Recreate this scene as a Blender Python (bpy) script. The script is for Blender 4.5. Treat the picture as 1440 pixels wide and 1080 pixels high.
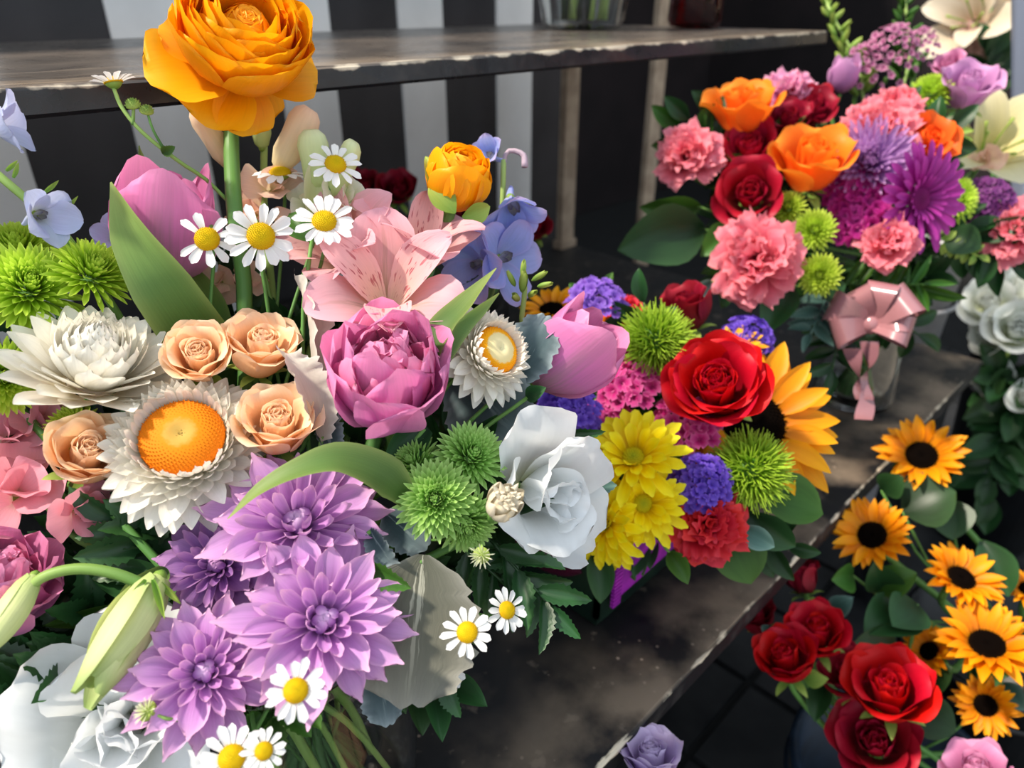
import bpy, math, random
import numpy as np
from mathutils import Matrix, Vector
for _o in list(bpy.data.objects): bpy.data.objects.remove(_o)
SC = bpy.context.scene
COL = SC.collection
R_ = math.radians
random.seed(7)

# ------------------------------------------------------------------ camera
FPX, PITCH, CAMH = 1007.0, R_(28.4), 0.42
S2 = math.sqrt(0.5)
CAM = Vector((0, 0, CAMH))
CR = Vector((S2, -S2, 0))
FH = Vector((S2, S2, 0))
CF = FH * math.cos(PITCH) - Vector((0, 0, 1)) * math.sin(PITCH)
CU = FH * math.sin(PITCH) + Vector((0, 0, 1)) * math.cos(PITCH)
cd = bpy.data.cameras.new('camera'); cam = bpy.data.objects.new('camera', cd); COL.objects.link(cam)
cd.sensor_width = 36.0; cd.lens = 36.0 * FPX / 1440.0
cd.clip_start = 0.01; cd.clip_end = 50
m = Matrix.Identity(4)
for i_ in range(3):
    m[i_][0] = CR[i_]; m[i_][1] = CU[i_]; m[i_][2] = -CF[i_]; m[i_][3] = CAM[i_]
cam.matrix_world = m
cd.dof.use_dof = True; cd.dof.focus_distance = 0.36; cd.dof.aperture_fstop = cd.lens / 3.4
SC.camera = cam

# ------------------------------------------------------------------ light
W = bpy.data.worlds.new('world'); SC.world = W; W.use_nodes = True
wb = W.node_tree.nodes['Background']
wb.inputs[0].default_value = (0.80, 0.90, 1.0, 1); wb.inputs[1].default_value = 1.08
SUN_DIR = (CR * -0.72 + FH * -0.08 + Vector((0, 0, 1)) * 0.98).normalized()   # towards the sun
sl = bpy.data.lights.new('sun', 'SUN'); sl.energy = 5.6; sl.angle = R_(4.0); sl.color = (1.0, 0.90, 0.76)
so = bpy.data.objects.new('sun', sl); COL.objects.link(so)
so.rotation_euler = SUN_DIR.to_track_quat('Z', 'Y').to_euler(); so.location = (0, 0, 3)
SC.view_settings.view_transform = 'Standard'; SC.view_settings.look = 'None'
SC.view_settings.exposure = 0.15; SC.view_settings.gamma = 1.0
SC.view_settings.use_curve_mapping = False

# ------------------------------------------------------------------ helpers
def ray(px, py):
    return CF + CR * ((px - 720) / FPX) + CU * (-(py - 540) / FPX)
def at(px, py, d):
    """world point seen at pixel (px,py), d metres deep"""
    return CAM + ray(px, py) * d
def rfz(r, f, z):
    p = CR * r + FH * f
    return Vector((p.x, p.y, z))
def lin(h):
    if not isinstance(h, str): return tuple(h)[:3]
    h = h.lstrip('#'); c = [int(h[i:i + 2], 16) / 255 for i in (0, 2, 4)]
    return tuple((x / 12.92 if x <= .04045 else ((x + .055) / 1.055) ** 2.4) for x in c)
def axis_frame(p, ax, roll=0.0):
    """matrix at p whose z looks along ax = (right, up, towards the viewer) as seen from the picture"""
    to = (CAM - p).normalized()
    r = (CR - to * CR.dot(to)).normalized(); u = to.cross(r)
    z = (r * ax[0] + u * ax[1] + to * ax[2]).normalized()
    return z_frame(p, z, roll, u)
def z_frame(p, z, roll=0.0, u=None):
    z = Vector(z).normalized()
    if u is None: u = Vector((0, 0, 1))
    if abs(u.dot(z)) > .95: u = Vector((0.3, 0.9, 0.2)).normalized()
    y = (u - z * u.dot(z)).normalized(); x = y.cross(z)
    m = Matrix.Identity(4)
    for i in range(3):
        m[i][0] = x[i]; m[i][1] = y[i]; m[i][2] = z[i]; m[i][3] = p[i]
    return m @ Matrix.Rotation(R_(roll), 4, 'Z')

def tag(o, label=None, cat=None, group=None, kind=None):
    if label: o['label'] = label
    if cat: o['category'] = cat
    if group: o['group'] = group
    if kind: o['kind'] = kind
    return o
def empty(name, label, cat, M, group=None):
    o = bpy.data.objects.new(name, None); COL.objects.link(o)
    o.empty_display_size = 0.01
    o.matrix_world = M; tag(o, label, cat, group)
    return o
MW = {}
def child(parent, name, mesh, M):
    """a part; M is in the parent's own frame"""
    o = bpy.data.objects.new(name, mesh); COL.objects.link(o)
    o.parent = parent
    o.matrix_local = M
    return o
def top(name, mesh, label, cat, M=Matrix.Identity(4), group=None, kind=None):
    o = bpy.data.objects.new(name, mesh); COL.objects.link(o); o.matrix_world = M
    return tag(o, label, cat, group, kind)
def meshof(name, V, F, mat=None, UV=None, smooth=True):
    me = bpy.data.meshes.new(name)
    me.from_pydata([tuple(map(float, v)) for v in V], [], [tuple(map(int, f)) for f in F])
    if UV is not None:
        lay = me.uv_layers.new(name='UVMap')
        li = np.empty(len(me.loops), dtype=np.int32); me.loops.foreach_get('vertex_index', li)
        lay.data.foreach_set('uv', np.asarray(UV, dtype=np.float32)[li].ravel())
    if smooth: me.polygons.foreach_set('use_smooth', [True] * len(me.polygons))
    if mat: me.materials.append(mat)
    me.update()
    return me
class MB:
    """collects several pieces into one mesh"""
    def __init__(s): s.V = []; s.F = []; s.U = []
    def add(s, V, F, U=None):
        n = len(s.V); s.V += [tuple(v) for v in V]; s.F += [tuple(i + n for i in f) for f in F]
        s.U += [tuple(u) for u in U] if U is not None else [(0.5, 0.5)] * len(V)
        return s
    def box(s, a, b, M=None):
        (x0, y0, z0), (x1, y1, z1) = a, b
        V = [(x0, y0, z0), (x1, y0, z0), (x1, y1, z0), (x0, y1, z0), (x0, y0, z1), (x1, y0, z1), (x1, y1, z1), (x0, y1, z1)]
        if M is not None: V = [tuple(M @ Vector(v)) for v in V]
        return s.add(V, [(0, 3, 2, 1), (4, 5, 6, 7), (0, 1, 5, 4), (1, 2, 6, 5), (2, 3, 7, 6), (3, 0, 4, 7)])
    def mesh(s, name, mat, smooth=True): return meshof(name, s.V, s.F, mat, s.U, smooth)

def prof(pts, t):
    xs, ys = zip(*pts)
    # smooth (cosine-free cubic hermite) through the control points
    xs = np.array(xs, float); ys = np.array(ys, float)
    d = np.gradient(ys, xs)
    i = np.clip(np.searchsorted(xs, t) - 1, 0, len(xs) - 2)
    h = xs[i + 1] - xs[i]; u = (t - xs[i]) / h
    return ((2*u**3 - 3*u**2 + 1)*ys[i] + (u**3 - 2*u**2 + u)*h*d[i] + (-2*u**3 + 3*u**2)*ys[i+1] + (u**3 - u**2)*h*d[i+1])

OVAL = [(0, .28), (.25, .72), (.55, 1), (.8, .86), (.93, .52), (1, .12)]
LANCE = [(0, .35), (.2, .75), (.45, 1), (.75, .66), (.92, .28), (1, .03)]
STRAP = [(0, .5), (.25, .8), (.6, 1), (.85, .9), (.95, .6), (1, .2)]
FAN = [(0, .2), (.35, .6), (.7, .95), (.9, 1), (1, .86)]
CUPP = [(0, .35), (.25, .78), (.55, 1), (.8, .98), (.93, .85), (1, .62)]

def petal_geo(L=1, W=.5, pr=OVAL, bend=((0, 0), (1, 25)), wrap=40, ruf=0, rf=3.0, tooth=0, tf=7, rnd=0.0, notch=0.0,
              ridge=0.0, nu=4, nv=7, ph=0.0, side=0.0, fold=0.0, lobes=None):
    q = np.linspace(0, 1, nv + 1); t = 1 - (1 - q) ** 1.35
    fine = np.linspace(0, 1, 61)
    th = np.radians(np.interp(fine, *zip(*bend)))
    dy = np.cos(th); dz = np.sin(th)
    cy = np.concatenate([[0], np.cumsum((dy[1:] + dy[:-1]) / 2 / 60)]); cz = np.concatenate([[0], np.cumsum((dz[1:] + dz[:-1]) / 2 / 60)])
    V = []; U = []
    s = np.linspace(-1, 1, nu + 1)
    fi = max(1e-3, math.radians(wrap) / 2)
    for tt in t:
        w = float(prof(pr, np.array(tt))) * W / 2
        if tooth: w *= 1 + tooth * (2 * abs((tt * tf) % 1 - .5) - .5)
        if lobes: w *= 1 + lobes[0] * (abs(math.sin(math.pi * tt * lobes[1])) ** .6 - .6) + lobes[0] * .25 * math.sin(tt * 61)
        y0 = np.interp(tt, fine, cy) * L; z0 = np.interp(tt, fine, cz) * L; a = np.interp(tt, fine, th)
        for sv in s:
            x = w / fi * math.sin(sv * fi); h = w / fi * (1 - math.cos(sv * fi)) + fold * w * abs(sv)
            h += ruf * L * (.7 * tt ** 3 * math.sin(rf * sv * 3 + ph) + sv * sv * tt * math.sin(rf * tt * 4 + ph * 1.7 + sv))
            h += ridge * W * math.cos(sv * math.pi * 2) * math.sin(math.pi * min(1, tt * 1.02))
            yo = -rnd * L * abs(sv) ** 1.8 * tt ** 4 - notch * L * tt ** 4 * max(0, 1 - abs(sv) * 1.6)
            if lobes: yo += lobes[0] * .16 * L * tt ** 5 * abs(math.sin(sv * 4.2 + .6))
            if tooth and nu > 5: yo += tooth * .25 * L * tt ** 4 * math.sin(sv * tf * 2.2 + ph)
            xx = x + side * L * tt * tt
            V.append((xx, y0 + (yo) * math.cos(a) - h * math.sin(a), z0 + yo * math.sin(a) + h * math.cos(a)))
            U.append((sv * .5 + .5, tt))
    n = nu + 1
    F = [(i * n + j, i * n + j + 1, (i + 1) * n + j + 1, (i + 1) * n + j) for i in range(nv) for j in range(nu)]
    return V, F, U
PC = {}
def petal(key, mat, **k):
    kk = (key, mat.name)
    if kk not in PC:
        V, F, U = petal_geo(**k); PC[kk] = meshof(key, V, F, mat, U)
    return PC[kk]
def PM(az, elev, r0=0, z0=0, sc=1, twist=0):
    if not isinstance(sc, (tuple, list)): sc = (sc, sc, sc)
    return (Matrix.Rotation(R_(az), 4, 'Z') @ Matrix.Translation((0, r0, z0)) @ Matrix.Rotation(R_(elev), 4, 'X')
            @ Matrix.Rotation(R_(twist), 4, 'Y') @ Matrix.Diagonal((sc[0], sc[1], sc[2], 1)))
def SCL(s): return Matrix.Diagonal((s, s, s, 1))
def jit(a): return random.uniform(-a, a)

def lathe_geo(profile, n=20, cap=True):
    V = []; F = []; U = []
    m_ = len(profile)
    for i, (r, z) in enumerate(profile):
        for j in range(n):
            a = 2 * math.pi * j / n; V.append((r * math.cos(a), r * math.sin(a), z)); U.append((j / n, i / (m_ - 1)))
    for i in range(m_ - 1):
        for j in range(n):
            F.append((i * n + j, i * n + (j + 1) % n, (i + 1) * n + (j + 1) % n, (i + 1) * n + j))
    if cap:
        F.append(tuple(range(n - 1, -1, -1))); F.append(tuple((m_ - 1) * n + j for j in range(n)))
    return V, F, U
def tube_geo(P, rad, n=7):
    P = [Vector(p) for p in P]
    if not isinstance(rad, (list, tuple)): rad = [rad] * len(P)
    V = []; F = []; U = []; up = None
    for i, p in enumerate(P):
        d = (P[min(i + 1, len(P) - 1)] - P[max(i - 1, 0)]).normalized()
        if up is None: up = d.orthogonal().normalized()
        up = (up - d * up.dot(d)).normalized(); b = d.cross(up)
        for j in range(n):
            a = 2 * math.pi * j / n
            V.append(tuple(p + (up * math.cos(a) + b * math.sin(a)) * rad[i])); U.append((j / n, i / max(1, len(P) - 1)))
    for i in range(len(P) - 1):
        for j in range(n): F.append((i * n + j, i * n + (j + 1) % n, (i + 1) * n + (j + 1) % n, (i + 1) * n + j))
    F.append(tuple(range(n - 1, -1, -1))); F.append(tuple((len(P) - 1) * n + j for j in range(n)))
    return V, F, U
def spline(P, n=12):
    """smooth curve through control points"""
    P = [Vector(p) for p in P]
    if len(P) == 2: P = [P[0], (P[0] + P[1]) / 2, P[1]]
    out = []
    Q = [2 * P[0] - P[1]] + P + [2 * P[-1] - P[-2]]
    k = len(P) - 1
    for i in range(n + 1):
        g = i / n * k; a = min(int(g), k - 1); t = g - a
        p0, p1, p2, p3 = Q[a], Q[a + 1], Q[a + 2], Q[a + 3]
        out.append(.5 * ((2 * p1) + (p2 - p0) * t + (2 * p0 - 5 * p1 + 4 * p2 - p3) * t * t + (3 * p1 - p0 - 3 * p2 + p3) * t ** 3))
    return out

# ------------------------------------------------------------------ materials
MATS = {}
def nodes(name):
    mt = bpy.data.materials.new(name); mt.use_nodes = True
    nt = mt.node_tree; nt.nodes.clear()
    return mt, nt, nt.nodes, nt.links
def N(nt, t, **k):
    n = nt.nodes.new(t)
    for a, b in k.items(): setattr(n, a, b)
    return n
def ramp(nt, stops):
    r = N(nt, 'ShaderNodeValToRGB'); e = r.color_ramp.elements
    while len(e) < len(stops): e.new(.5)
    for el, (p, c) in zip(e, stops): el.position = p; el.color = (*lin(c), 1)
    return r
def mixc(nt, f, a, b, mode='MIX'):
    n = N(nt, 'ShaderNodeMix', data_type='RGBA', blend_type=mode)
    for i, v in ((0, f), (6, a), (7, b)):
        if hasattr(v, 'is_output'): nt.links.new(v, n.inputs[i])
        elif i == 0: n.inputs[0].default_value = v
        else: n.inputs[i].default_value = (*lin(v), 1)
    return n.outputs[2]
def math_(nt, op, a, b=None, c=None):
    n = N(nt, 'ShaderNodeMath', operation=op)
    for i, v in enumerate((a, b, c)):
        if v is None: continue
        if hasattr(v, 'is_output'): nt.links.new(v, n.inputs[i])
        else: n.inputs[i].default_value = v
    return n.outputs[0]
def petal_mat(name, stops, edge=None, edge_w=.5, vein=.25, veinf=26, trans=.32, rough=.5, vary=.10, stripe=None, bump=.25, spec=.3, mid=None):
    """petal colour along its length (uv.y) with fine lengthwise veins, thin and translucent"""
    if name in MATS: return MATS[name]
    mt, nt, nd, lk = nodes(name)
    uv = N(nt, 'ShaderNodeUVMap'); sp = N(nt, 'ShaderNodeSeparateXYZ'); lk.new(uv.outputs[0], sp.inputs[0])
    oi = N(nt, 'ShaderNodeObjectInfo')
    cr = ramp(nt, stops); lk.new(sp.outputs[1], cr.inputs[0]); col = cr.outputs[0]
    mp = N(nt, 'ShaderNodeMapping'); mp.inputs['Scale'].default_value = (veinf, 2.2, 1); lk.new(uv.outputs[0], mp.inputs[0])
    ad = N(nt, 'ShaderNodeVectorMath', operation='ADD'); lk.new(mp.outputs[0], ad.inputs[0])
    cb = N(nt, 'ShaderNodeCombineXYZ'); lk.new(math_(nt, 'MULTIPLY', oi.outputs['Random'], 37.0), cb.inputs[0]); lk.new(cb.outputs[0], ad.inputs[1])
    nz = N(nt, 'ShaderNodeTexNoise'); nz.inputs['Scale'].default_value = 1.0; nz.inputs['Detail'].default_value = 3; lk.new(ad.outputs[0], nz.inputs['Vector'])
    if edge is not None:
        e = math_(nt, 'ABSOLUTE', math_(nt, 'MULTIPLY_ADD', sp.outputs[0], 2.0, -1.0))
        e = math_(nt, 'POWER', e, 3.5)
        e2 = math_(nt, 'POWER', sp.outputs[1], 9.0)
        col = mixc(nt, math_(nt, 'MULTIPLY', math_(nt, 'MAXIMUM', e, e2), edge_w), col, edge)
    if mid is not None:      # a coloured flame up the middle of the petal: (colour, width, strength)
        e = math_(nt, 'ABSOLUTE', math_(nt, 'MULTIPLY_ADD', sp.outputs[0], 2.0, -1.0))
        e = math_(nt, 'ADD', e, math_(nt, 'MULTIPLY', math_(nt, 'SUBTRACT', nz.outputs[0], .5), .8))
        g = N(nt, 'ShaderNodeMapRange'); lk.new(e, g.inputs[0]); g.inputs[1].default_value = 0; g.inputs[2].default_value = mid[1]
        g.inputs[3].default_value = mid[2]; g.inputs[4].default_value = 0
        k = math_(nt, 'MULTIPLY', g.outputs[0], math_(nt, 'SUBTRACT', 1.0, math_(nt, 'POWER', sp.outputs[1], 1.4)))
        col = mixc(nt, k, col, mid[0])
    if stripe is not None:   # (colour, frequency, strength): short dark dashes
        wv = N(nt, 'ShaderNodeTexNoise'); mp2 = N(nt, 'ShaderNodeMapping'); mp2.inputs['Scale'].default_value = (stripe[1], 5, 1)
        lk.new(uv.outputs[0], mp2.inputs[0]); lk.new(mp2.outputs[0], wv.inputs['Vector']); wv.inputs['Scale'].default_value = 1.0
        g = N(nt, 'ShaderNodeMapRange'); lk.new(wv.outputs[0], g.inputs[0]); g.inputs[1].default_value = .58; g.inputs[2].default_value = .64; g.inputs[4].default_value = stripe[2]
        b = math_(nt, 'SUBTRACT', 1.0, math_(nt, 'POWER', math_(nt, 'ABSOLUTE', math_(nt, 'MULTIPLY_ADD', sp.outputs[1], 2.2, -1.0)), 2.0))
        col = mixc(nt, math_(nt, 'MULTIPLY', g.outputs[0], math_(nt, 'MAXIMUM', b, 0.0)), col, stripe[0])
    hs = N(nt, 'ShaderNodeHueSaturation'); lk.new(col, hs.inputs['Color'])
    v = math_(nt, 'MULTIPLY_ADD', nz.outputs[0], vein * 1.6, 1 - vein * .8)
    v = math_(nt, 'MULTIPLY', v, math_(nt, 'MULTIPLY_ADD', oi.outputs['Random'], vary * 2, 1 - vary))
    lk.new(v, hs.inputs['Value'])
    lk.new(math_(nt, 'MULTIPLY_ADD', oi.outputs['Random'], vary * .12, .5 - vary * .06), hs.inputs['Hue'])
    pb = N(nt, 'ShaderNodeBsdfPrincipled'); lk.new(hs.outputs[0], pb.inputs['Base Color'])
    pb.inputs['Roughness'].default_value = rough; pb.inputs['Specular IOR Level'].default_value = spec
    bp = N(nt, 'ShaderNodeBump'); bp.inputs['Strength'].default_value = bump; bp.inputs['Distance'].default_value = .0006
    lk.new(nz.outputs[0], bp.inputs['Height']); lk.new(bp.outputs[0], pb.inputs['Normal'])
    tr = N(nt, 'ShaderNodeBsdfTranslucent'); lk.new(hs.outputs[0], tr.inputs[0])
    mx = N(nt, 'ShaderNodeMixShader'); mx.inputs[0].default_value = trans
    lk.new(pb.outputs[0], mx.inputs[1]); lk.new(tr.outputs[0], mx.inputs[2])
    out = N(nt, 'ShaderNodeOutputMaterial'); lk.new(mx.outputs[0], out.inputs[0])
    MATS[name] = mt
    return mt
def simple_mat(name, col, col2=None, scale=40, rough=.5, spec=.4, bump=0, metal=0, coat=0, lo=.4, hi=.6, dist=.002, vor=False, trans=0):
    if name in MATS: return MATS[name]
    mt, nt, nd, lk = nodes(name)
    tc = N(nt, 'ShaderNodeTexCoord'); pb = N(nt, 'ShaderNodeBsdfPrincipled')
    if vor:
        nz = N(nt, 'ShaderNodeTexVoronoi'); nz.inputs['Scale'].default_value = scale; lk.new(tc.outputs['Object'], nz.inputs['Vector']); h = nz.outputs[0]
    else:
        nz = N(nt, 'ShaderNodeTexNoise'); nz.inputs['Scale'].default_value = scale; nz.inputs['Detail'].default_value = 6; lk.new(tc.outputs['Object'], nz.inputs['Vector']); h = nz.outputs[0]
    if col2 is None: pb.inputs['Base Color'].default_value = (*lin(col), 1)
    else:
        r = ramp(nt, [(lo, col), (hi, col2)]); lk.new(h, r.inputs[0]); lk.new(r.outputs[0], pb.inputs['Base Color'])
    pb.inputs['Roughness'].default_value = rough; pb.inputs['Specular IOR Level'].default_value = spec; pb.inputs['Metallic'].default_value = metal
    pb.inputs['Coat Weight'].default_value = coat; pb.inputs['Coat Roughness'].default_value = .15
    if bump:
        bp = N(nt, 'ShaderNodeBump'); bp.inputs['Strength'].default_value = bump; bp.inputs['Distance'].default_value = dist
        lk.new(h, bp.inputs['Height']); lk.new(bp.outputs[0], pb.inputs['Normal'])
    out = N(nt, 'ShaderNodeOutputMaterial'); lk.new(pb.outputs[0], out.inputs[0])
    MATS[name] = mt
    return mt
def glass_mat(name, col=(1, 1, 1), rough=0.0):
    if name in MATS: return MATS[name]
    mt, nt, nd, lk = nodes(name)
    pb = N(nt, 'ShaderNodeBsdfPrincipled'); pb.inputs['Base Color'].default_value = (*col, 1)
    pb.inputs['Transmission Weight'].default_value = 1; pb.inputs['Roughness'].default_value = rough; pb.inputs['IOR'].default_value = 1.45
    out = N(nt, 'ShaderNodeOutputMaterial'); lk.new(pb.outputs[0], out.inputs[0]); MATS[name] = mt
    return mt

# greens
LEAF = petal_mat('leaf_green', [(0, '274a14'), (.5, '365f1e'), (1, '426c26')], edge='5d8338', edge_w=.4, vein=.3, veinf=14, trans=.22, rough=.45, vary=.2, spec=.3)
TLEAF = petal_mat('tulip_leaf_green', [(0, '47662e'), (.5, '5f8040'), (1, '8a9f52')], edge='a2b068', edge_w=.5, vein=.22, veinf=40, trans=.25, rough=.45, vary=.12)
DLEAF = petal_mat('dark_leaf_green', [(0, '17301a'), (.5, '20401f'), (1, '2b4f28')], edge='3d6236', edge_w=.4, vein=.3, veinf=12, trans=.15, rough=.4, vary=.25, spec=.3)
FERN = petal_mat('fern_green', [(0, '1c3d1f'), (.6, '274f27'), (1, '386332')], vein=.3, veinf=10, trans=.18, rough=.38, vary=.2, spec=.5)
BLEAF = petal_mat('bluish_leaf_green', [(0, '31524a'), (.5, '44685f'), (1, '5d8074')], edge='89a69c', edge_w=.5, vein=.3, veinf=14, trans=.15, rough=.5, vary=.15)
STEM = petal_mat('stem_green', [(0, '6d9a4c'), (.5, '568541'), (1, '3f6a34')], vein=.15, veinf=8, trans=.05, rough=.45, vary=.1)
STEML = petal_mat('pale_stem_green', [(0, 'a3bd6a'), (.5, '7fa350'), (1, '547f3c')], vein=.12, veinf=8, trans=.05, rough=.5, vary=.1)
SEPAL = petal_mat('sepal_green', [(0, '6f9a3e'), (1, 'a9bd5a')], vein=.2, trans=.25, vary=.1)
# ------------------------------------------------------------------ flower heads
# every head grows along +z from its base at the origin and is about 1 wide; M0 sets it into its thing's frame
RST = [(0, .42), (.3, .74), (.65, 1), (.86, .96), (.95, .8), (1, .5)]
def ring(p, M0, name, mesh, n, elev, r0, z0, sc, az0=0, ja=4, je=4, js=.05):
    for i in range(n):
        s = sc * (1 + jit(js)) if not isinstance(sc, tuple) else tuple(c * (1 + jit(js)) for c in sc)
        child(p, name, mesh, M0 @ PM(az0 + 360 / n * i + jit(ja), elev + jit(je), r0, z0, s, jit(4)))
def dome(p, M0, name, mat, r, h, n=22, z0=0, bumps=0, bs=.05, kind=None, flat=0.0):
    """a disc floret dome, studded with small knobs"""
    mb = MB(); k = 7
    pr = [(r * math.cos(a), z0 + h * math.sin(a)) for a in [math.pi / 2 * i / k for i in range(k)]] + [(r * .02, z0 + h * (1 - flat))]
    V, F, U = lathe_geo(pr, n)
    U = [(.5, math.hypot(v[0], v[1]) / r) for v in V]
    mb.add(V, F, U)
    for i in range(bumps):
        q = math.sqrt((i + .5) / bumps); a = i * 2.39996
        rr = r * q * .98; zz = z0 + h * math.sqrt(max(0, 1 - q * q)) - flat * h * (1 - q) ** 2
        b = bs * r
        nx, ny, nz = math.cos(a) * q * .7, math.sin(a) * q * .7, 1
        c = (math.cos(a) * rr, math.sin(a) * rr, zz)
        t = (c[0] + nx * b * 1.6, c[1] + ny * b * 1.6, c[2] + nz * b * 1.6)
        V = [(c[0] + b * math.cos(a + g), c[1] + b * math.sin(a + g), c[2]) for g in (0, 2.09, 4.19)] + [t]
        mb.add(V, [(0, 1, 3), (1, 2, 3), (2, 0, 3)], [(.5, q)] * 4)
    o = child(p, name, mb.mesh(name, mat), M0)
    if kind: o['kind'] = kind
    return o

def h_tulip(p, M0, mat, inner=0, open_=0.0, mat2=None, outer=None):
    """egg-shaped tulip, 1 tall; inner>0 gives a peony-flowered one"""
    b = [(0, 8 + open_ * 10), (.18, 45 + open_ * 8), (.42, 82 - open_ * 14), (.75, 97 - open_ * 26), (1, 104 - open_ * 44)]
    mo = petal('tulip_petal%.1f' % open_, mat, L=1.14, W=.92, pr=CUPP, bend=b, wrap=104 - open_ * 30, ruf=.014, rnd=.2, nu=6, nv=10, ridge=-.015)
    m2 = petal('tulip_petal_b%.1f' % open_, mat, L=1.1, W=.82, pr=CUPP, bend=b, wrap=118 - open_ * 30, ruf=.022, rnd=.26, nu=6, nv=10, ph=1.3)
    ring(p, M0, 'petal', m2, 3, 6, .015, .02, .93, 60, 6, 2, .04)
    ring(p, M0, 'petal', mo, 3, 0, .02, 0, 1.0, 0, 6, 2, .04)
    mi = petal('tulip_inner%.1f' % open_, mat2 or mat, L=.95, W=.55, pr=CUPP, bend=[(0, 20), (.3, 70), (.7, 96 - open_ * 10), (1, 120 - open_ * 20)], wrap=110, ruf=.05, rnd=.25, nu=6, nv=8, ph=.5)
    for i in range(inner):
        f = (i + .5) / inner
        child(p, 'petal', mi, M0 @ PM(i * 137.5 + jit(10), 6 + 26 * (1 - f) + jit(5), .02, .03, (.55 + .35 * f + jit(.05), .62 + .3 * f + jit(.06), .7 + .2 * f), jit(10)))

def h_dtulip(p, M0, mat, mat2, n=30):
    """peony-flowered tulip: a full ruffled heart inside short, spreading outer petals"""
    mi = petal('dt_inner', mat2, L=.95, W=.52, pr=CUPP, bend=[(0, 10), (.3, 50), (.7, 84), (1, 112)], wrap=96, ruf=.035, rnd=.22, nu=6, nv=9, ph=.5)
    mm = petal('dt_mid', mat, L=1.0, W=.66, pr=CUPP, bend=[(0, 4), (.25, 52), (.6, 84), (1, 98)], wrap=92, ruf=.025, rnd=.22, nu=6, nv=10, ph=1.1)
    mo = petal('dt_outer', mat, L=.98, W=.78, pr=CUPP, bend=[(0, 2), (.2, 46), (.5, 72), (.8, 72), (1, 52)], wrap=84, ruf=.02, rnd=.24, nu=6, nv=10, ph=2.3)
    for i in range(n):
        f = (i + .5) / n
        child(p, 'petal', mi, M0 @ PM(i * 137.5 + jit(10), 4 + 44 * (1 - f) + jit(6), .02 + .03 * f, .08 * (1 - f), (.50 + .40 * f + jit(.05), .70 + .16 * f + jit(.05), .72 + .14 * f), jit(12)))
    for i in range(7): child(p, 'petal', mm, M0 @ PM(i * 360 / 7 + jit(8), 4 + jit(4), .03, .01, (.98, .86 + jit(.05), .86 + jit(.05)), jit(8)))
    for i in range(5): child(p, 'petal', mo, M0 @ PM(i * 72 + jit(6), -4 + jit(5), .03, -.01, (1.0, .84 + jit(.10), .84), jit(8)))
def h_rose(p, M0, mat, N=30, open_=0.5, matc=None):
    M0 = M0 @ SCL(1.02 - .30 * open_)
    a = petal('rose_heart', matc or mat, L=.60, W=.40, pr=CUPP, bend=[(0, 0), (.5, 8), (1, 20)], wrap=200, rnd=.06, nu=6, nv=7)
    b = petal('rose_mid', mat, L=.64, W=.60, pr=CUPP, bend=[(0, -14), (.3, 16), (.75, 14), (1, -4)], wrap=140, rnd=.08, ruf=.010, nu=6, nv=8)
    c = petal('rose_outer', mat, L=.68, W=.80, pr=CUPP, bend=[(0, -26), (.2, 2), (.5, 14), (.8, -6), (.92, -34), (1, -64)], wrap=104, rnd=.09, ruf=.018, nu=8, nv=10, ph=.8)
    for i in range(N):
        f = i / (N - 1); az = i * 137.5 + jit(9)
        me = a if f < .24 else (b if f < .70 else c)
        el = 92 - (22 + 40 * open_) * f ** 1.15
        s = .66 + .32 * f
        child(p, 'petal', me, M0 @ PM(az, el + jit(3), .008 + .16 * f, .14 - .15 * f, (s * (.66 + .36 * f), s * (1.04 - .14 * f), s), jit(5)))
    s = petal('rose_sepal', SEPAL, L=.34, W=.13, pr=LANCE, bend=[(0, 0), (.4, 20), (1, -30)], wrap=50, nu=2, nv=5)
    ring(p, M0, 'sepal', s, 5, -5, .05, -.08, 1.0, 20, 6, 10, .1)

def h_ranunculus(p, M0, mat, N=96, open_=.5, flare=(), matc=None):
    a = petal('ran_in', matc or mat, L=.52, W=.46, pr=CUPP, bend=[(0, 0), (.35, 30), (.75, 72), (1, 100)], wrap=104, rnd=.10, ruf=.005, nu=6, nv=8)
    b = petal('ran_out', mat, L=.62, W=.60, pr=CUPP, bend=[(0, -16), (.25, 20), (.6, 58), (1, 72)], wrap=92, rnd=.12, ruf=.010, nu=6, nv=8, ph=1)
    for i in range(N):
        f = i / (N - 1); az = i * 137.5 + jit(8)
        el = 74 - (56 + 22 * open_) * f ** .95
        s = .42 + .54 * f
        child(p, 'petal', a if f < .55 else b, M0 @ PM(az, el + jit(3), .01 + .07 * f, .25 * (1 - f) ** 1.2, (s * 1.02, s * (1.0 - .02 * f), s), jit(5)))
    c = petal('ran_flare', mat, L=.6, W=.56, pr=CUPP, bend=[(0, -10), (.3, 12), (.7, 6), (1, -16)], wrap=62, rnd=.16, ruf=.025, nu=6, nv=9, ph=2)
    for az, el, sx, sy in flare: child(p, 'petal', c, M0 @ PM(az, el, .06, .0, (sx, sy, sy), jit(8)))

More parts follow.
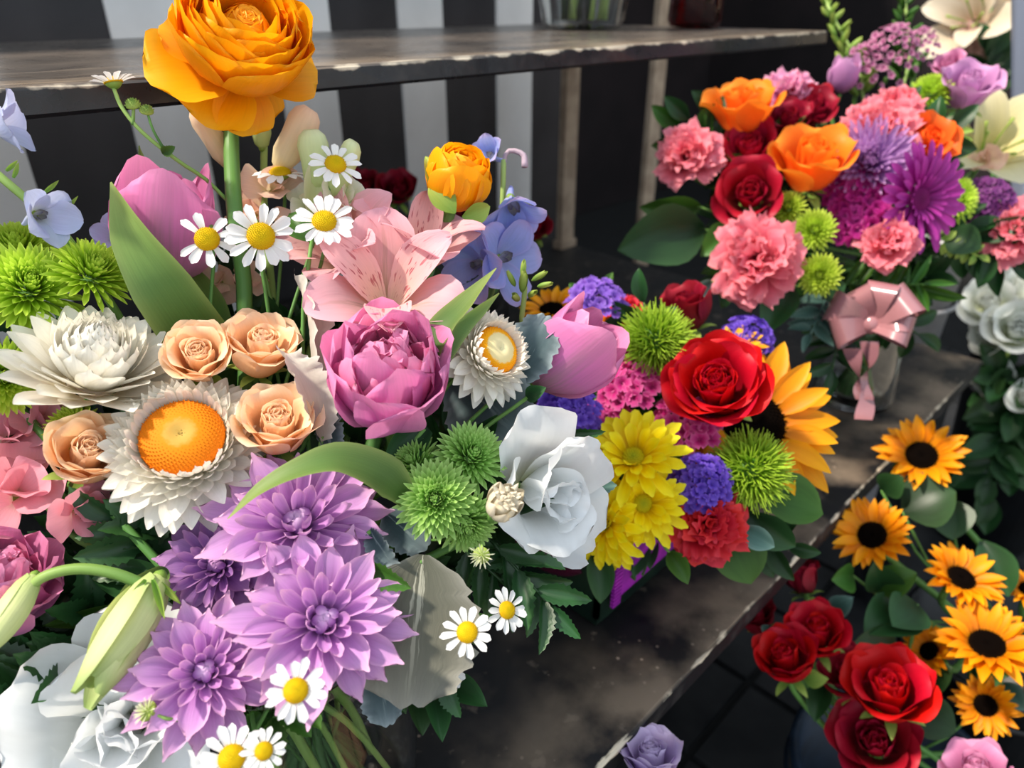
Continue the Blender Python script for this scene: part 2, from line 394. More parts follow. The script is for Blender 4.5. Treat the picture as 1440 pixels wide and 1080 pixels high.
def h_straw(p, M0, matb, matd, open_=1.0, disc=.27, n=150):
    """papery strawflower: rows of stiff bracts on a bowl, curving in over a domed disc"""
    b = petal('bract', matb, L=.34, W=.125, pr=[(0, .7), (.3, .95), (.6, 1), (.85, .75), (1, .2)], bend=[(0, -4), (.5, 16), (1, 46)], wrap=70, nu=4, nv=6, rnd=.1)
    bo = petal('bract_outer', matb, L=.36, W=.15, pr=[(0, .6), (.3, .95), (.6, 1), (.85, .62), (1, .08)], bend=[(0, 0), (.6, 10), (1, 4)], wrap=64, nu=4, nv=6)
    for i in range(n):
        f = i / (n - 1); az = i * 137.508
        if open_ > .5:
            el = 66 - 84 * f ** 1.1; r0 = disc * (1.0 - .40 * f); z0 = .06 - .20 * f
            s = (.46 + .62 * f)
        else:
            el = 84 - 66 * f ** 1.3; r0 = .04 + .15 * f; z0 = .26 * (1 - f) - .06
            s = (.82 + .46 * f)
        child(p, 'bract', bo if f > .7 else b, M0 @ PM(az + jit(3), el + jit(3 + 4 * f), r0, z0, (s * (1.25 if open_ <= .5 else 1.0), s, s), jit(5)))
    if open_ > .5:
        dome(p, M0, 'disc', matd, disc, .09, z0=.075, bumps=460, bs=.036, flat=.4)
        V, F, U = lathe_geo([(.06, -.22), (disc * .6, -.16), (disc * .98, .03), (disc * .98, .085)], 20)
        child(p, 'involucre', meshof('involucre', V, F, matb, U), M0)
    else:
        V, F, U = lathe_geo([(.08, -.10), (.16, -.04), (.15, .12), (.08, .24), (.01, .28)], 16)
        child(p, 'core', meshof('core', V, F, matb, U), M0)

def h_strawbud(p, M0, matb, n=46):
    b = petal('bud_bract', matb, L=.85, W=.40, pr=LANCE, bend=[(0, 0), (.35, 45), (.8, 78), (1, 92)], wrap=110, nu=4, nv=7)
    for i in range(n):
        f = i / (n - 1)
        child(p, 'bract', b, M0 @ PM(i * 137.5, 70 - 50 * f + jit(4), .01 + .10 * f, .12 * (1 - f), (.62 + .38 * f, .78 + .1 * f, .8), jit(6)))

def h_mum(p, M0, mat, matc=None, n=62, droop=0.0):
    """decorative spray chrysanthemum: long ribbed outer petals, quilled rows, tight incurved heart"""
    o = petal('mum_outer', mat, L=.50, W=.165, pr=[(0, .42), (.3, .76), (.6, 1), (.82, .86), (.94, .5), (1, .22)], bend=[(0, 12), (.4, 4), (.8, -8), (1, 4)], wrap=66, ridge=.05, nu=6, nv=8, rnd=.10)
    m_ = petal('mum_mid', mat, L=.36, W=.092, pr=RST, bend=[(0, 0), (.5, 4), (1, 22)], wrap=130, nu=4, nv=7, rnd=.08)
    c = petal('mum_heart', matc or mat, L=.20, W=.075, pr=RST, bend=[(0, -30), (.4, 10), (1, 84)], wrap=130, nu=4, nv=6)
    for i in range(n):
        f = i / (n - 1); az = i * 137.508
        if f < .24: child(p, 'petal', c, M0 @ PM(az, 90 - 40 * f + jit(4), .02 + .16 * f, .05 - .1 * f, (.9, .66 + .7 * f, .8), jit(5)))
        elif f < .60: child(p, 'petal', m_, M0 @ PM(az, 66 - 110 * (f - .24) + jit(6), .04, .02, (.95, .60 + 1.1 * (f - .24) + jit(.06), 1), jit(10)))
        else: child(p, 'petal', o, M0 @ PM(az, 26 - (74 + droop) * (f - .60) + jit(6), .03, .0, (1 + jit(.12), .70 + .72 * (f - .60) + jit(.12), 1), jit(14)))

def button_geo(n=170, spider=0.0, pit=.0):
    mb = MB()
    for i in range(n):
        f = (i + .5) / n; az = i * 137.508
        el = 88 - 96 * f ** 1.15 + jit(6)
        L = (.16 + .20 * f ** .7) * (1 + spider)
        V, F, U = petal_geo(L=L, W=.055 + .032 * f, pr=STRAP, bend=[(0, 12), (.5, 10), (1, 34 - 20 * f)], wrap=130, nu=2, nv=3)
        Mx = PM(az, el, .02 + .14 * f, .20 * (1 - f) - pit * (1 - f) ** 3 - .02, 1, jit(10))
        mb.add([tuple(Mx @ Vector(v)) for v in V], F, U)
    return mb
BG = {}
def h_button(p, M0, mat, n=170, spider=0.0, key='a', pit=0.0):
    k = (mat.name, n, spider, key)
    if k not in BG: BG[k] = button_geo(n, spider, pit).mesh('florets', mat)
    o = child(p, 'florets', BG[k], M0); o['kind'] = 'stuff'
    return o
def h_fuzz(p, M0, mat, n=520, key='f'):
    """green trick dianthus: a ball of fine curly threads"""
    k = ('fuzz', mat.name, key)
    if k not in BG:
        mb = MB()
        for i in range(n):
            zz = 1 - 1.55 * (i + .5) / n; a = i * 2.39996
            q = math.sqrt(max(0, 1 - zz * zz)); d = Vector((q * math.cos(a), q * math.sin(a), zz))
            s = d.orthogonal().normalized(); s = (s * math.cos(i) + d.cross(s) * math.sin(i))
            r1 = .5 * random.uniform(.86, 1.04); w = .011
            pts = [d * .2, d * r1 * .7 + s * .012, d * r1 + s * jit(.07) + Vector((jit(.05), jit(.05), jit(.05)))]
            t = d.cross(s)
            V = []
            for j, pp in enumerate(pts):
                ww = w * (1.2, 1, .35)[j]; V += [tuple(pp - t * ww), tuple(pp + t * ww), tuple(pp + s * ww * 1.5)]
            F = []
            for j in range(2):
                for g in range(3): F.append((j * 3 + g, j * 3 + (g + 1) % 3, j * 3 + 3 + (g + 1) % 3, j * 3 + 3 + g))
            mb.add(V, F, [(.5, 0)] * 3 + [(.5, .6)] * 3 + [(.5, 1)] * 3)
        V, F, U = lathe_geo([(.26 * math.cos(x), .26 * math.sin(x)) for x in np.linspace(-1.4, 1.5, 8)], 12)
        mb.add(V, F, [(.5, 0)] * len(V))
        BG[k] = mb.mesh('threads', mat)
    o = child(p, 'threads', BG[k], M0); o['kind'] = 'stuff'
def h_cluster(p, M0, mat, n=60, key='c', fs=.11, flat=.6, pet=5):
    """a head of many tiny florets (statice, sweet william, yarrow)"""
    k = ('cluster', mat.name, key)
    if k not in BG:
        mb = MB(); rn = random.Random(len(BG) + 3)
        for i in range(n):
            q = math.sqrt((i + .5) / n); a = i * 2.39996
            c = Vector((.44 * q * math.cos(a), .44 * q * math.sin(a), flat * .5 * math.sqrt(max(0, 1 - q * q)) + rn.uniform(-.05, .04)))
            ax = Vector((c.x * 1.1 + rn.uniform(-.3, .3), c.y * 1.1 + rn.uniform(-.3, .3), .5)).normalized()
            Mf = z_frame(c, ax, rn.uniform(0, 360))
            for j in range(pet):
                V, F, U = petal_geo(L=fs, W=fs * .95, pr=FAN, bend=[(0, 45), (.5, 20), (1, 0)], wrap=40, nu=2, nv=2, ruf=.03)
                Mx = Mf @ PM(j * 360 / pet, 5, .005, 0)
                mb.add([tuple(Mx @ Vector(v)) for v in V], F, U)
        BG[k] = mb.mesh('florets', mat)
    o = child(p, 'florets', BG[k], M0); o['kind'] = 'stuff'

def h_daisy(p, M0, matp, matd, n=14, el=4, disc=.21, skip=(), droop=0, dh=.12):
    b = petal('ray_petal', matp, L=.36, W=.15, pr=RST, bend=[(0, 12), (.5, 0), (1, -14)], wrap=46, nu=6, nv=9, ridge=.02, rnd=.10)
    for i in range(n):
        if i in skip: continue
        child(p, 'petal', b, M0 @ PM(360 / n * i + jit(5), el + jit(9) - droop, disc * .72, .0, (1 + jit(.14), 1 + jit(.1), 1), jit(14)))
    dome(p, M0, 'disc', matd, disc, dh, z0=0, bumps=150, bs=.075)
    V, F, U = lathe_geo([(.03, -.14), (.12, -.09), (.19, -.01), (.15, .02)], 12)
    child(p, 'calyx', meshof('calyx', V, F, SEPAL, U), M0)

def h_sun(p, M0, matp, matd, n=30, disc=.20, cup=0):
    b = petal('sun_petal', matp, L=.34, W=.135, pr=LANCE, bend=[(0, 22), (.5, 4), (1, -14)], wrap=58, ridge=.05, nu=4, nv=6)
    h = n // 2
    ring(p, M0, 'petal', b, n - h, 16 + cup, disc * .85, .01, 1.0, 7, 6, 11, .12)
    ring(p, M0, 'petal', b, h, 0 + cup, disc * .85, -.01, 1.04, 0, 6, 10, .12)
    dome(p, M0, 'disc', matd, disc, .06, bumps=260, bs=.06, flat=.5)
    s = petal('sun_sepal', LEAF, L=.22, W=.10, pr=LANCE, bend=[(0, 20), (1, -10)], wrap=40, nu=2, nv=4)
    ring(p, M0, 'sepal', s, 9, -14, .12, -.04, 1, 0, 8, 8, .1)

def h_gerbera(p, M0, matp, matd):
    b = petal('ger_petal', matp, L=.37, W=.085, pr=STRAP, bend=[(0, 16), (.5, 4), (1, -10)], wrap=60, nu=4, nv=6, ridge=.04)
    ring(p, M0, 'petal', b, 26, 4, .14, 0, 1.0, 0, 4, 5, .06)
    ring(p, M0, 'petal', b, 22, 18, .11, .015, .78, 7, 4, 6, .08)
    ring(p, M0, 'petal', b, 20, 38, .09, .025, .42, 3, 4, 6, .1)
    dome(p, M0, 'disc', matd, .12, .05, bumps=160, bs=.09)

def h_carnation(p, M0, mat, n=30, mat2=None):
    a = petal('carn_a', mat, L=.52, W=.58, pr=FAN, bend=[(0, 0), (.5, 4), (.8, -16), (1, -38)], wrap=50, ruf=.075, rf=3.0, tooth=.16, tf=9, nu=12, nv=7, ph=.4)
    b = petal('carn_b', mat2 or mat, L=.52, W=.52, pr=FAN, bend=[(0, 0), (.5, 8), (.8, -10), (1, -24)], wrap=66, ruf=.10, rf=3.6, tooth=.16, tf=8, nu=12, nv=7, ph=2.1)
    for i in range(n):
        f = (i + .3) / n
        child(p, 'petal', a if i % 2 else b, M0 @ PM(i * 137.5 + jit(16), 90 - 84 * f ** 1.1 + jit(12), .01 + .02 * f, .0, (.8 + .25 * f, .9 + jit(.13), 1.0), jit(24)))
    V, F, U = lathe_geo([(.05, -.36), (.09, -.3), (.11, -.05), (.13, .06)], 10)
    child(p, 'calyx', meshof('calyx', V, F, LEAF, U), M0)

def h_lis(p, M0, mat, n=11, open_=.6):
    a = petal('lis_petal', mat, L=.74, W=.74, pr=[(0, .25), (.3, .65), (.65, 1), (.85, .98), (.95, .86), (1, .7)], bend=[(0, 10), (.35, 40), (.7, 22), (1, -26)], wrap=64, ruf=.05, rf=2.9, rnd=.20, nu=10, nv=10, ph=.7)
    b = petal('lis_petal_b', mat, L=.66, W=.60, pr=[(0, .25), (.3, .65), (.65, 1), (.85, .98), (.95, .86), (1, .7)], bend=[(0, 20), (.35, 42), (.7, 26), (1, 0)], wrap=84, ruf=.05, rf=2.6, rnd=.14, nu=10, nv=10, ph=2.2)
    for i in range(n):
        f = i / (n - 1)
        child(p, 'petal', b if f < .5 else a, M0 @ PM(i * 137.5 + jit(12), 66 - (50 + 22 * open_) * f + jit(6), .015 + .03 * f, .06 * (1 - f), .74 + .3 * f, jit(12)))

def h_tepals(p, M0, mato, mati, open_=.5, L=.62, st=6):
    """alstroemeria / lily: two whorls of three"""
    a = petal('tepal_o%.2f' % L, mato, L=L, W=.40, pr=OVAL, bend=[(0, 44 - 18 * open_), (.5, 40 - 20 * open_), (1, -10 - 30 * open_)], wrap=52, ruf=.018, nu=6, nv=8, ridge=-.02)
    b = petal('tepal_i%.2f' % L, mati, L=L, W=.27, pr=OVAL, bend=[(0, 52 - 18 * open_), (.5, 44 - 20 * open_), (1, -6 - 30 * open_)], wrap=60, ruf=.018, nu=6, nv=8, ph=1.5)
    ring(p, M0, 'tepal', a, 3, 16, .03, 0, 1.0, 0, 8, 8, .06)
    ring(p, M0, 'tepal', b, 3, 22, .03, .01, 1.0, 60, 8, 8, .06)
    for i in range(st):
        P = spline([(0, 0, 0), (jit(.03), .10 + jit(.05), .22), (jit(.04), .16 + jit(.06), .38)], 5)
        V, F, U = tube_geo(P, [.008] * 5 + [.016], 5)
        child(p, 'stamen', meshof('stamen', V, F, SEPAL, U), M0 @ Matrix.Rotation(R_(i * 60 + jit(20)), 4, 'Z'))

def h_delph(p, M0, mat, mate, open_=.6):
    """one delphinium floret: five cupped sepals, a small bee and a spur"""
    a = petal('sepal_d%.1f' % open_, mat, L=.56, W=.46, pr=OVAL, bend=[(0, 60 - 40 * open_), (.5, 44 - 24 * open_), (1, 14 - 20 * open_)], wrap=66, ruf=.03, nu=6, nv=7, ph=.3)
    ring(p, M0, 'sepal', a, 5, 10, .03, 0, 1.0, 0, 8, 9, .1)
    e = petal('bee', mate, L=.22, W=.12, pr=OVAL, bend=[(0, 0), (1, 40)], wrap=70, nu=3, nv=4)
    ring(p, M0, 'bee', e, 4, 62, .02, .0, 1.0, 30, 10, 8, .1)
    V, F, U = tube_geo(spline([(0, 0, .02), (0, .05, -.10), (0, .13, -.22), (0, .15, -.28)], 7), [.06, .055, .05, .045, .04, .034, .028, .02], 7)
    child(p, 'spur', meshof('spur', V, F, mat, U), M0)

def h_bud(p, M0, mat, n=5, L=1.0, W=.52):
    """closed bud of overlapping, spiralled petals"""
    b = petal('bud_petal%.2f' % W, mat, L=L, W=W, pr=[(0, .5), (.25, .9), (.5, 1), (.75, .8), (.92, .45), (1, .2)],
              bend=[(0, -30), (.18, -8), (.5, 3), (.85, 15), (1, 10)], wrap=160, nu=6, nv=9)
    for i in range(n): child(p, 'petal', b, M0 @ PM(i * 137.5, 88 + jit(2), .07 + .02 * i / n, 0, 1 - .04 * (n - i), 14))

def stem(p, pts, r, mat=STEM, n=12, name='stem', taper=.85, sides=7):
    """a stem through world points, made in its thing's own frame"""
    inv = p.matrix_world.inverted()
    P = [inv @ Vector(q) for q in spline(pts, n)]
    V, F, U = tube_geo(P, [r * (taper + (1 - taper) * i / n) for i in range(n + 1)], sides)
    return child(p, name, meshof(name, V, F, mat, U), Matrix.Identity(4))
# ------------------------------------------------------------------ the setting: X runs along the stand, Y into it, table top at z = 0
def paint_mat(name, base, base2, worn, edge_z=None, edge_y=None, rough=.32, speck=True, wear=.5, grain=(1, 1, 1), front=None, spec=.5):
    """old glossy black paint, scuffed and chipped to pale wood along the front arris"""
    if name in MATS: return MATS[name]
    mt, nt, nd, lk = nodes(name)
    tc = N(nt, 'ShaderNodeTexCoord'); g = tc.outputs['Object']
    def noise(sc, det=6, stretch=None):
        n = N(nt, 'ShaderNodeTexNoise'); n.inputs['Scale'].default_value = sc; n.inputs['Detail'].default_value = det
        if stretch:
            mp = N(nt, 'ShaderNodeMapping'); mp.inputs['Scale'].default_value = stretch; lk.new(g, mp.inputs[0]); lk.new(mp.outputs[0], n.inputs['Vector'])
        else: lk.new(g, n.inputs['Vector'])
        return n.outputs[0]
    def step(v, a, b, o=1.0):
        m_ = N(nt, 'ShaderNodeMapRange'); lk.new(v, m_.inputs[0]); m_.inputs[1].default_value = a; m_.inputs[2].default_value = b; m_.inputs[4].default_value = o
        return m_.outputs[0]
    n1 = noise(11, 8); n2 = noise(55, 8); n3 = noise(150, 3); n4 = noise(16, 6, grain)
    col = mixc(nt, step(n1, .35, .68), base, base2)
    col = mixc(nt, step(n4, .60, .70, wear), col, worn)
    if speck:
        col = mixc(nt, step(n2, .63, .69, .55), col, worn)
        vo = N(nt, 'ShaderNodeTexVoronoi'); vo.inputs['Scale'].default_value = 95; lk.new(g, vo.inputs['Vector'])
        k = math_(nt, 'MULTIPLY', step(vo.outputs[0], .16, .06), step(n1, .48, .56))
        col = mixc(nt, math_(nt, 'MULTIPLY', k, .8), col, 'a89484')
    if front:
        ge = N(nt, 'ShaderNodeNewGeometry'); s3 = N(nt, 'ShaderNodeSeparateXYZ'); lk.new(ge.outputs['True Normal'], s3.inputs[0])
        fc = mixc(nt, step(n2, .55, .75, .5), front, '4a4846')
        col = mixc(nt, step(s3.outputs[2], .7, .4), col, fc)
    if edge_z is not None:
        sp = N(nt, 'ShaderNodeSeparateXYZ'); lk.new(g, sp.inputs[0])
        dz = math_(nt, 'ABSOLUTE', math_(nt, 'SUBTRACT', sp.outputs[2], edge_z)); dy = math_(nt, 'ABSOLUTE', math_(nt, 'SUBTRACT', sp.outputs[1], edge_y))
        d = math_(nt, 'ADD', dz, dy)
        d = math_(nt, 'ADD', d, math_(nt, 'MULTIPLY', math_(nt, 'SUBTRACT', noise(48, 5), .5), .011))
        col = mixc(nt, step(d, .0032, .0018), col, 'd8cbb4')
        d2 = math_(nt, 'ADD', math_(nt, 'MULTIPLY', dz, 5.0), math_(nt, 'MULTIPLY', dy, .12))
        col = mixc(nt, math_(nt, 'MULTIPLY', step(d2, .012, .001, .75), step(n4, .38, .6)), col, '9d8a76')
    pb = N(nt, 'ShaderNodeBsdfPrincipled'); lk.new(col, pb.inputs['Base Color'])
    lk.new(math_(nt, 'MULTIPLY_ADD', n2, .35, rough - .15), pb.inputs['Roughness']); pb.inputs['Specular IOR Level'].default_value = spec
    bp = N(nt, 'ShaderNodeBump'); bp.inputs['Strength'].default_value = .35; bp.inputs['Distance'].default_value = .001
    lk.new(math_(nt, 'ADD', n2, math_(nt, 'MULTIPLY', n3, .4)), bp.inputs['Height']); lk.new(bp.outputs[0], pb.inputs['Normal'])
    out = N(nt, 'ShaderNodeOutputMaterial'); lk.new(pb.outputs[0], out.inputs[0]); MATS[name] = mt
    return mt

TABLE_V, SHELF_V, WALL_V, END_U = .157, .445, 1.0, 1.03
def board(name, x0, x1, y0, y1, z0, z1, mat, bev=.0022, seg=60):
    """a plank with softened, slightly worn arrises along x"""
    pr = [(y0 + bev, z0), (y1, z0), (y1, z1), (y0 + bev, z1), (y0 + bev * .3, z1 - bev * .3), (y0, z1 - bev), (y0, z0 + bev)]
    V = []; F = []; rn = random.Random(5)
    for i in range(seg + 1):
        x = x0 + (x1 - x0) * i / seg
        for j, (y, z) in enumerate(pr):
            w = rn.uniform(0, .0012) if j in (3, 4, 5) else 0
            V.append((x, y + w, z - w * .6))
    n = len(pr)
    for i in range(seg):
        for j in range(n): F.append((i * n + j, (i + 1) * n + j, (i + 1) * n + (j + 1) % n, i * n + (j + 1) % n))
    F.append(tuple(range(n))); F.append(tuple(seg * n + j for j in range(n - 1, -1, -1)))
    return meshof(name, V, F, mat, smooth=False)

BLACK = simple_mat('dark_leg_paint', '15161a', '24252a', scale=60, rough=.45)
TAN = simple_mat('weathered_post', 'a08c78', 'b8a48e', scale=30, rough=.6)
# floor of dark square tiles
TILE = simple_mat('dark_floor_tile', '1a1c1f', '2a2b2d', scale=14, rough=.5, bump=.2)
GROUT = simple_mat('floor_grout', '0c0d0e', '141516', scale=30, rough=.8)
FLOOR_Z = -.42
mb = MB(); mb.box((-3, -3, FLOOR_Z - .06), (3.4, 2.05, FLOOR_Z - .006))
fl = tag(bpy.data.objects.new('floor', mb.mesh('floor', GROUT, False)), kind='structure'); COL.objects.link(fl)
ts = .152
mb = MB(); e = .003; w = ts / 2 - .003
mb.add([(-w, -w, -.01), (w, -w, -.01), (w, w, -.01), (-w, w, -.01), (-w + e, -w + e, 0), (w - e, -w + e, 0), (w - e, w - e, 0), (-w + e, w - e, 0)],
       [(4, 5, 6, 7), (0, 1, 5, 4), (1, 2, 6, 5), (2, 3, 7, 6), (3, 0, 4, 7)])
tm = mb.mesh('tile', TILE, False); tm2 = mb.mesh('tile_pale', simple_mat('pale_floor_tile', '8a6a50', '6e5644', scale=20, rough=.6), False)
for i in range(-3, 14):
    for j in range(-7, 4):
        pale = (i, j) in ((2, -2), (1, -2))
        child(fl, 'tile', tm2 if pale else tm, Matrix.Translation((i * ts + .03, j * ts + .02, FLOOR_Z + random.uniform(-.0008, .0008))) @ Matrix.Rotation(jit(.006), 4, 'Z'))

# striped wall of upright planks
WHITEP = simple_mat('white_plank_paint', 'eeebe8', 'e2dfdc', scale=8, rough=.55, bump=.1)
BLACKP = simple_mat('black_plank_paint', '2e2c2e', '393638', scale=8, rough=.5, bump=.1)
mb = MB(); mb.box((-1.2, WALL_V + .012, FLOOR_Z), (1.13, WALL_V + .05, 1.0))
wl = tag(bpy.data.objects.new('wall_back', mb.mesh('wall_back', BLACKP, False)), kind='structure'); COL.objects.link(wl)
def plank(w, t, mat):
    mb = MB(); mb.box((0, -t, FLOOR_Z), (w, 0, 1.0)); return mb.mesh('plank', mat, False)
pw, pb_ = plank(.0875, .012, WHITEP), plank(.1235, .006, BLACKP)
for k in range(-7, 4):
    u0 = .331 + .2115 * k
    child(wl, 'white_plank', pw, Matrix.Translation((u0, WALL_V + .012, 0)))
    if u0 + .2115 < 1.2: child(wl, 'black_plank', pb_, Matrix.Translation((u0 + .088, WALL_V + .012, 0)))
mb = MB(); mb.box((1.0, 2.0, FLOOR_Z), (3.4, 2.05, 2.2))
DARKW = simple_mat('dark_recess_paint', '1a1416', '231b1d', scale=5, rough=.7)
wr = tag(bpy.data.objects.new('wall_right', mb.mesh('wall_right', DARKW, False)), kind='structure'); COL.objects.link(wr)
mb = MB(); mb.box((1.13, 1.02, FLOOR_Z), (1.15, 2.0, 2.2))
wr = tag(bpy.data.objects.new('wall_return', mb.mesh('wall_return', DARKW, False)), kind='structure'); COL.objects.link(wr)
mb = MB(); mb.box((1.445, .998, FLOOR_Z), (1.49, 1.012, 2.0)); mb.box((1.44, .994, FLOOR_Z), (1.495, 1.016, FLOOR_Z + .08))
tp = tag(bpy.data.objects.new('trim_1', mb.mesh('trim_1', TAN, False)), kind='structure'); COL.objects.link(tp)

# the lower tier (table) and upper tier (shelf) of the flower stand
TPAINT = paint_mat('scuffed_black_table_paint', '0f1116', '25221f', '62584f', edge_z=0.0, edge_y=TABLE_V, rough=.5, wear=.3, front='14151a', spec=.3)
SPAINT = paint_mat('scuffed_black_shelf_paint_lit_top', '3a3532', '5e554e', '95877a', edge_z=.381, edge_y=SHELF_V, rough=.28, speck=False, wear=.5, grain=(.4, 5, 5), front='222326')  # brown tones put the lit look into the top; front stays black
st = empty('flower_stand_table', 'scuffed black painted wooden display table under the bouquets', 'table', Matrix.Translation((.4, .5, FLOOR_Z)))
inv = st.matrix_world.inverted()
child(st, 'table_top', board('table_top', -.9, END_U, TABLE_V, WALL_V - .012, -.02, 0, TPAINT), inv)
for x in (-.8, END_U - .05):
    for y in (TABLE_V + .02, .88):
        mb = MB(); mb.box((x, y, FLOOR_Z), (x + .045, y + .045, -.02)); child(st, 'leg', mb.mesh('leg', BLACK, False), inv)
mb = MB(); mb.box((-.8, TABLE_V + .05, -.075), (END_U - .05, TABLE_V + .07, -.02)); child(st, 'apron', mb.mesh('apron', BLACK, False), inv)
sh = empty('upper_shelf', 'narrow black shelf with chipped pale front edge before the striped planks', 'shelf', Matrix.Translation((.4, .7, 0)))
inv = sh.matrix_world.inverted()
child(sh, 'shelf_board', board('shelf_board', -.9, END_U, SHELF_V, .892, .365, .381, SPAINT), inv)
for x in (-.85, END_U - .036):
    mb = MB(); mb.box((x, .862, 0), (x + .034, .876, .365)); mb.box((x - .004, .858, 0), (x + .038, .880, .014))
    child(sh, 'post', mb.mesh('post', TAN, False), inv)

GLASS = glass_mat('clear_glass', (.97, .99, .98))
WATER = glass_mat('water', (.92, .97, .93)); WATER.node_tree.nodes['Principled BSDF'].inputs['IOR'].default_value = 1.33
def glass_vase(name, label, base, prof_o, wall=.0035, water=None, mat=GLASS, n=40):
    t = empty(name, label, 'vase', Matrix.Translation(base))
    inn = [(max(.001, r - wall), z) for r, z in prof_o]; inn[0] = (inn[0][0], prof_o[0][1] + .007)
    V, F, U = lathe_geo(prof_o + inn[::-1], n)
    child(t, 'glass_body', meshof('glass_body', V, F, mat, U), Matrix.Identity(4))
    return t
V1 = rfz(-.115, .262, 0)
glass_vase('glass_vase', 'clear round glass vase of green stems under the pastel bouquet', V1 + Vector((0, 0, .0005)),
           [(.03, 0), (.052, .002), (.058, .01), (.060, .04), (.058, .09), (.054, .125), (.056, .145), (.058, .15)])
V3 = rfz(.405, .745, 0)
glass_vase('glass_vase', 'clear flared glass vase with pink satin bow beneath pink carnations', V3 + Vector((0, 0, .0005)),
           [(.03, 0), (.044, .002), (.046, .01), (.042, .05), (.040, .09), (.046, .13), (.054, .15)])
VS = Vector((.835, .70, .3815))
vs = glass_vase('glass_vase', 'round glass vase of dark stems standing on the upper shelf', VS, [(.028, 0), (.05, .002), (.055, .01), (.058, .03), (.066, .07), (.072, .12), (.07, .16)])
glass_vase('glass_vase', 'small dark red glass vase near the end of the upper shelf', Vector((.985, .62, .3815)), [(.02, 0), (.034, .002), (.038, .01), (.036, .06), (.04, .12)], mat=glass_mat('red_glass', (.35, .04, .05)))
mb = MB(); mb.box((3.35, -3, FLOOR_Z), (3.4, 2.05, 2.2))
wr = tag(bpy.data.objects.new('wall_far', mb.mesh('wall_far', DARKW, False)), kind='structure'); COL.objects.link(wr)

# unseen street pavement added before the stand to bounce sun under the shelf
PAVE = simple_mat('bounce_pavement', '9a8f82', 'b4a898', scale=18, rough=.85, bump=.3)
mb = MB(); mb.box((-6, -6, FLOOR_Z - .05), (6, -.62, FLOOR_Z + .004))
pv = tag(bpy.data.objects.new('floor_street', mb.mesh('floor_street', PAVE, False)), kind='structure'); COL.objects.link(pv)
# ------------------------------------------------------------------ planting helpers
BQ = {1: (rfz(-.12, .272, .15), V1 + Vector((0, 0, .012)), .036),
      2: (Vector((.385, .295, .10)), Vector((.385, .295, .01)), .045),
      3: (V3 + Vector((0, 0, .15)), V3 + Vector((0, 0, .012)), .03)}
def fl_(name, label, fn, px, py, d, w, ax, bq=None, roll=None, c=.2, sr=.0022, cat='flower', group=None, smat=STEM, mid=None, sk=.04):
    """one flower: head of width w pixels seen at (px,py), d metres deep, looking along ax; stem runs into its vase"""
    s = w * d / FPX
    M = axis_frame(at(px, py, d), ax, random.uniform(0, 360) if roll is None else roll) @ Matrix.Translation((0, 0, -c * s))
    t = empty(name, label, cat, M, group)
    bpy.context.view_layer.depsgraph
    fn(t, SCL(s))
    if bq:
        mo, bo, rr = BQ[bq] if not isinstance(bq, tuple) else bq
        p0 = M.translation; z = M.to_3x3().col[2].normalized()
        a = random.uniform(0, 6.28); q = rr * math.sqrt(random.random())
        pm = mo + Vector((q * math.cos(a), q * math.sin(a), 0)); pb = bo + Vector((-q * math.cos(a) * .8, -q * math.sin(a) * .8, 0))
        pts = [p0 - z * .001, p0 - z * sk] + [at(*m_) for m_ in (mid or [])] + [pm, pb]
        inv = M.inverted()
        P = [inv @ Vector(x) for x in spline(pts, 14)]
        V, F, U = tube_geo(P, [sr] * 15, 7)
        child(t, 'stem', meshof('stem', V, F, smat, U), Matrix.Identity(4))
    return t
LG = {}
def leafmesh(kind, mat):
    k = dict(
        tulip=dict(L=1, W=1, pr=[(0, .55), (.2, .85), (.45, 1), (.75, .7), (.92, .3), (1, .02)], bend=[(0, -10), (.5, 0), (1, 16)], wrap=66, nu=6, nv=14, ruf=.02, rf=1.2),
        tulipcurl=dict(L=1, W=1, pr=[(0, .5), (.2, .85), (.45, 1), (.75, .62), (.92, .26), (1, .02)], bend=[(0, 34), (.5, 0), (1, -40)], wrap=90, nu=6, nv=16, ruf=.02, rf=1.2),
        oval=dict(L=1, W=1, pr=[(0, .1), (.15, .55), (.4, 1), (.7, .8), (.9, .35), (1, .02)], bend=[(0, 14), (.5, 0), (1, -20)], wrap=24, fold=.18, nu=6, nv=10, ruf=.015),
        tooth=dict(L=1, W=1, pr=[(0, .1), (.15, .6), (.4, 1), (.7, .7), (.9, .34), (1, .02)], bend=[(0, 10), (.5, 0), (1, -18)], wrap=24, fold=.2, nu=4, nv=22, tooth=.35, tf=9),
        lobe=dict(L=1, W=1, pr=[(0, .12), (.1, .5), (.28, .92), (.5, 1), (.75, .92), (.9, .78), (1, .55)], rnd=.10, bend=[(0, 6), (.5, 0), (1, -10)], wrap=30, nu=12, nv=34, lobes=(.22, 3.6), ruf=.03, rf=4),
        frill=dict(L=1, W=1, pr=[(0, .3), (.2, .75), (.5, 1), (.8, .9), (1, .5)], bend=[(0, 6), (.5, 0), (1, -30)], wrap=80, nu=8, nv=30, tooth=.3, tf=11, ruf=.05, rf=8),
        fernlet=dict(L=1, W=1, pr=[(0, .5), (.2, .9), (.5, .9), (.8, .6), (1, .1)], bend=[(0, 0), (1, -16)], wrap=30, nu=2, nv=12, tooth=.5, tf=5),
    )[kind]
    return petal('leaf_' + kind, mat, **k)
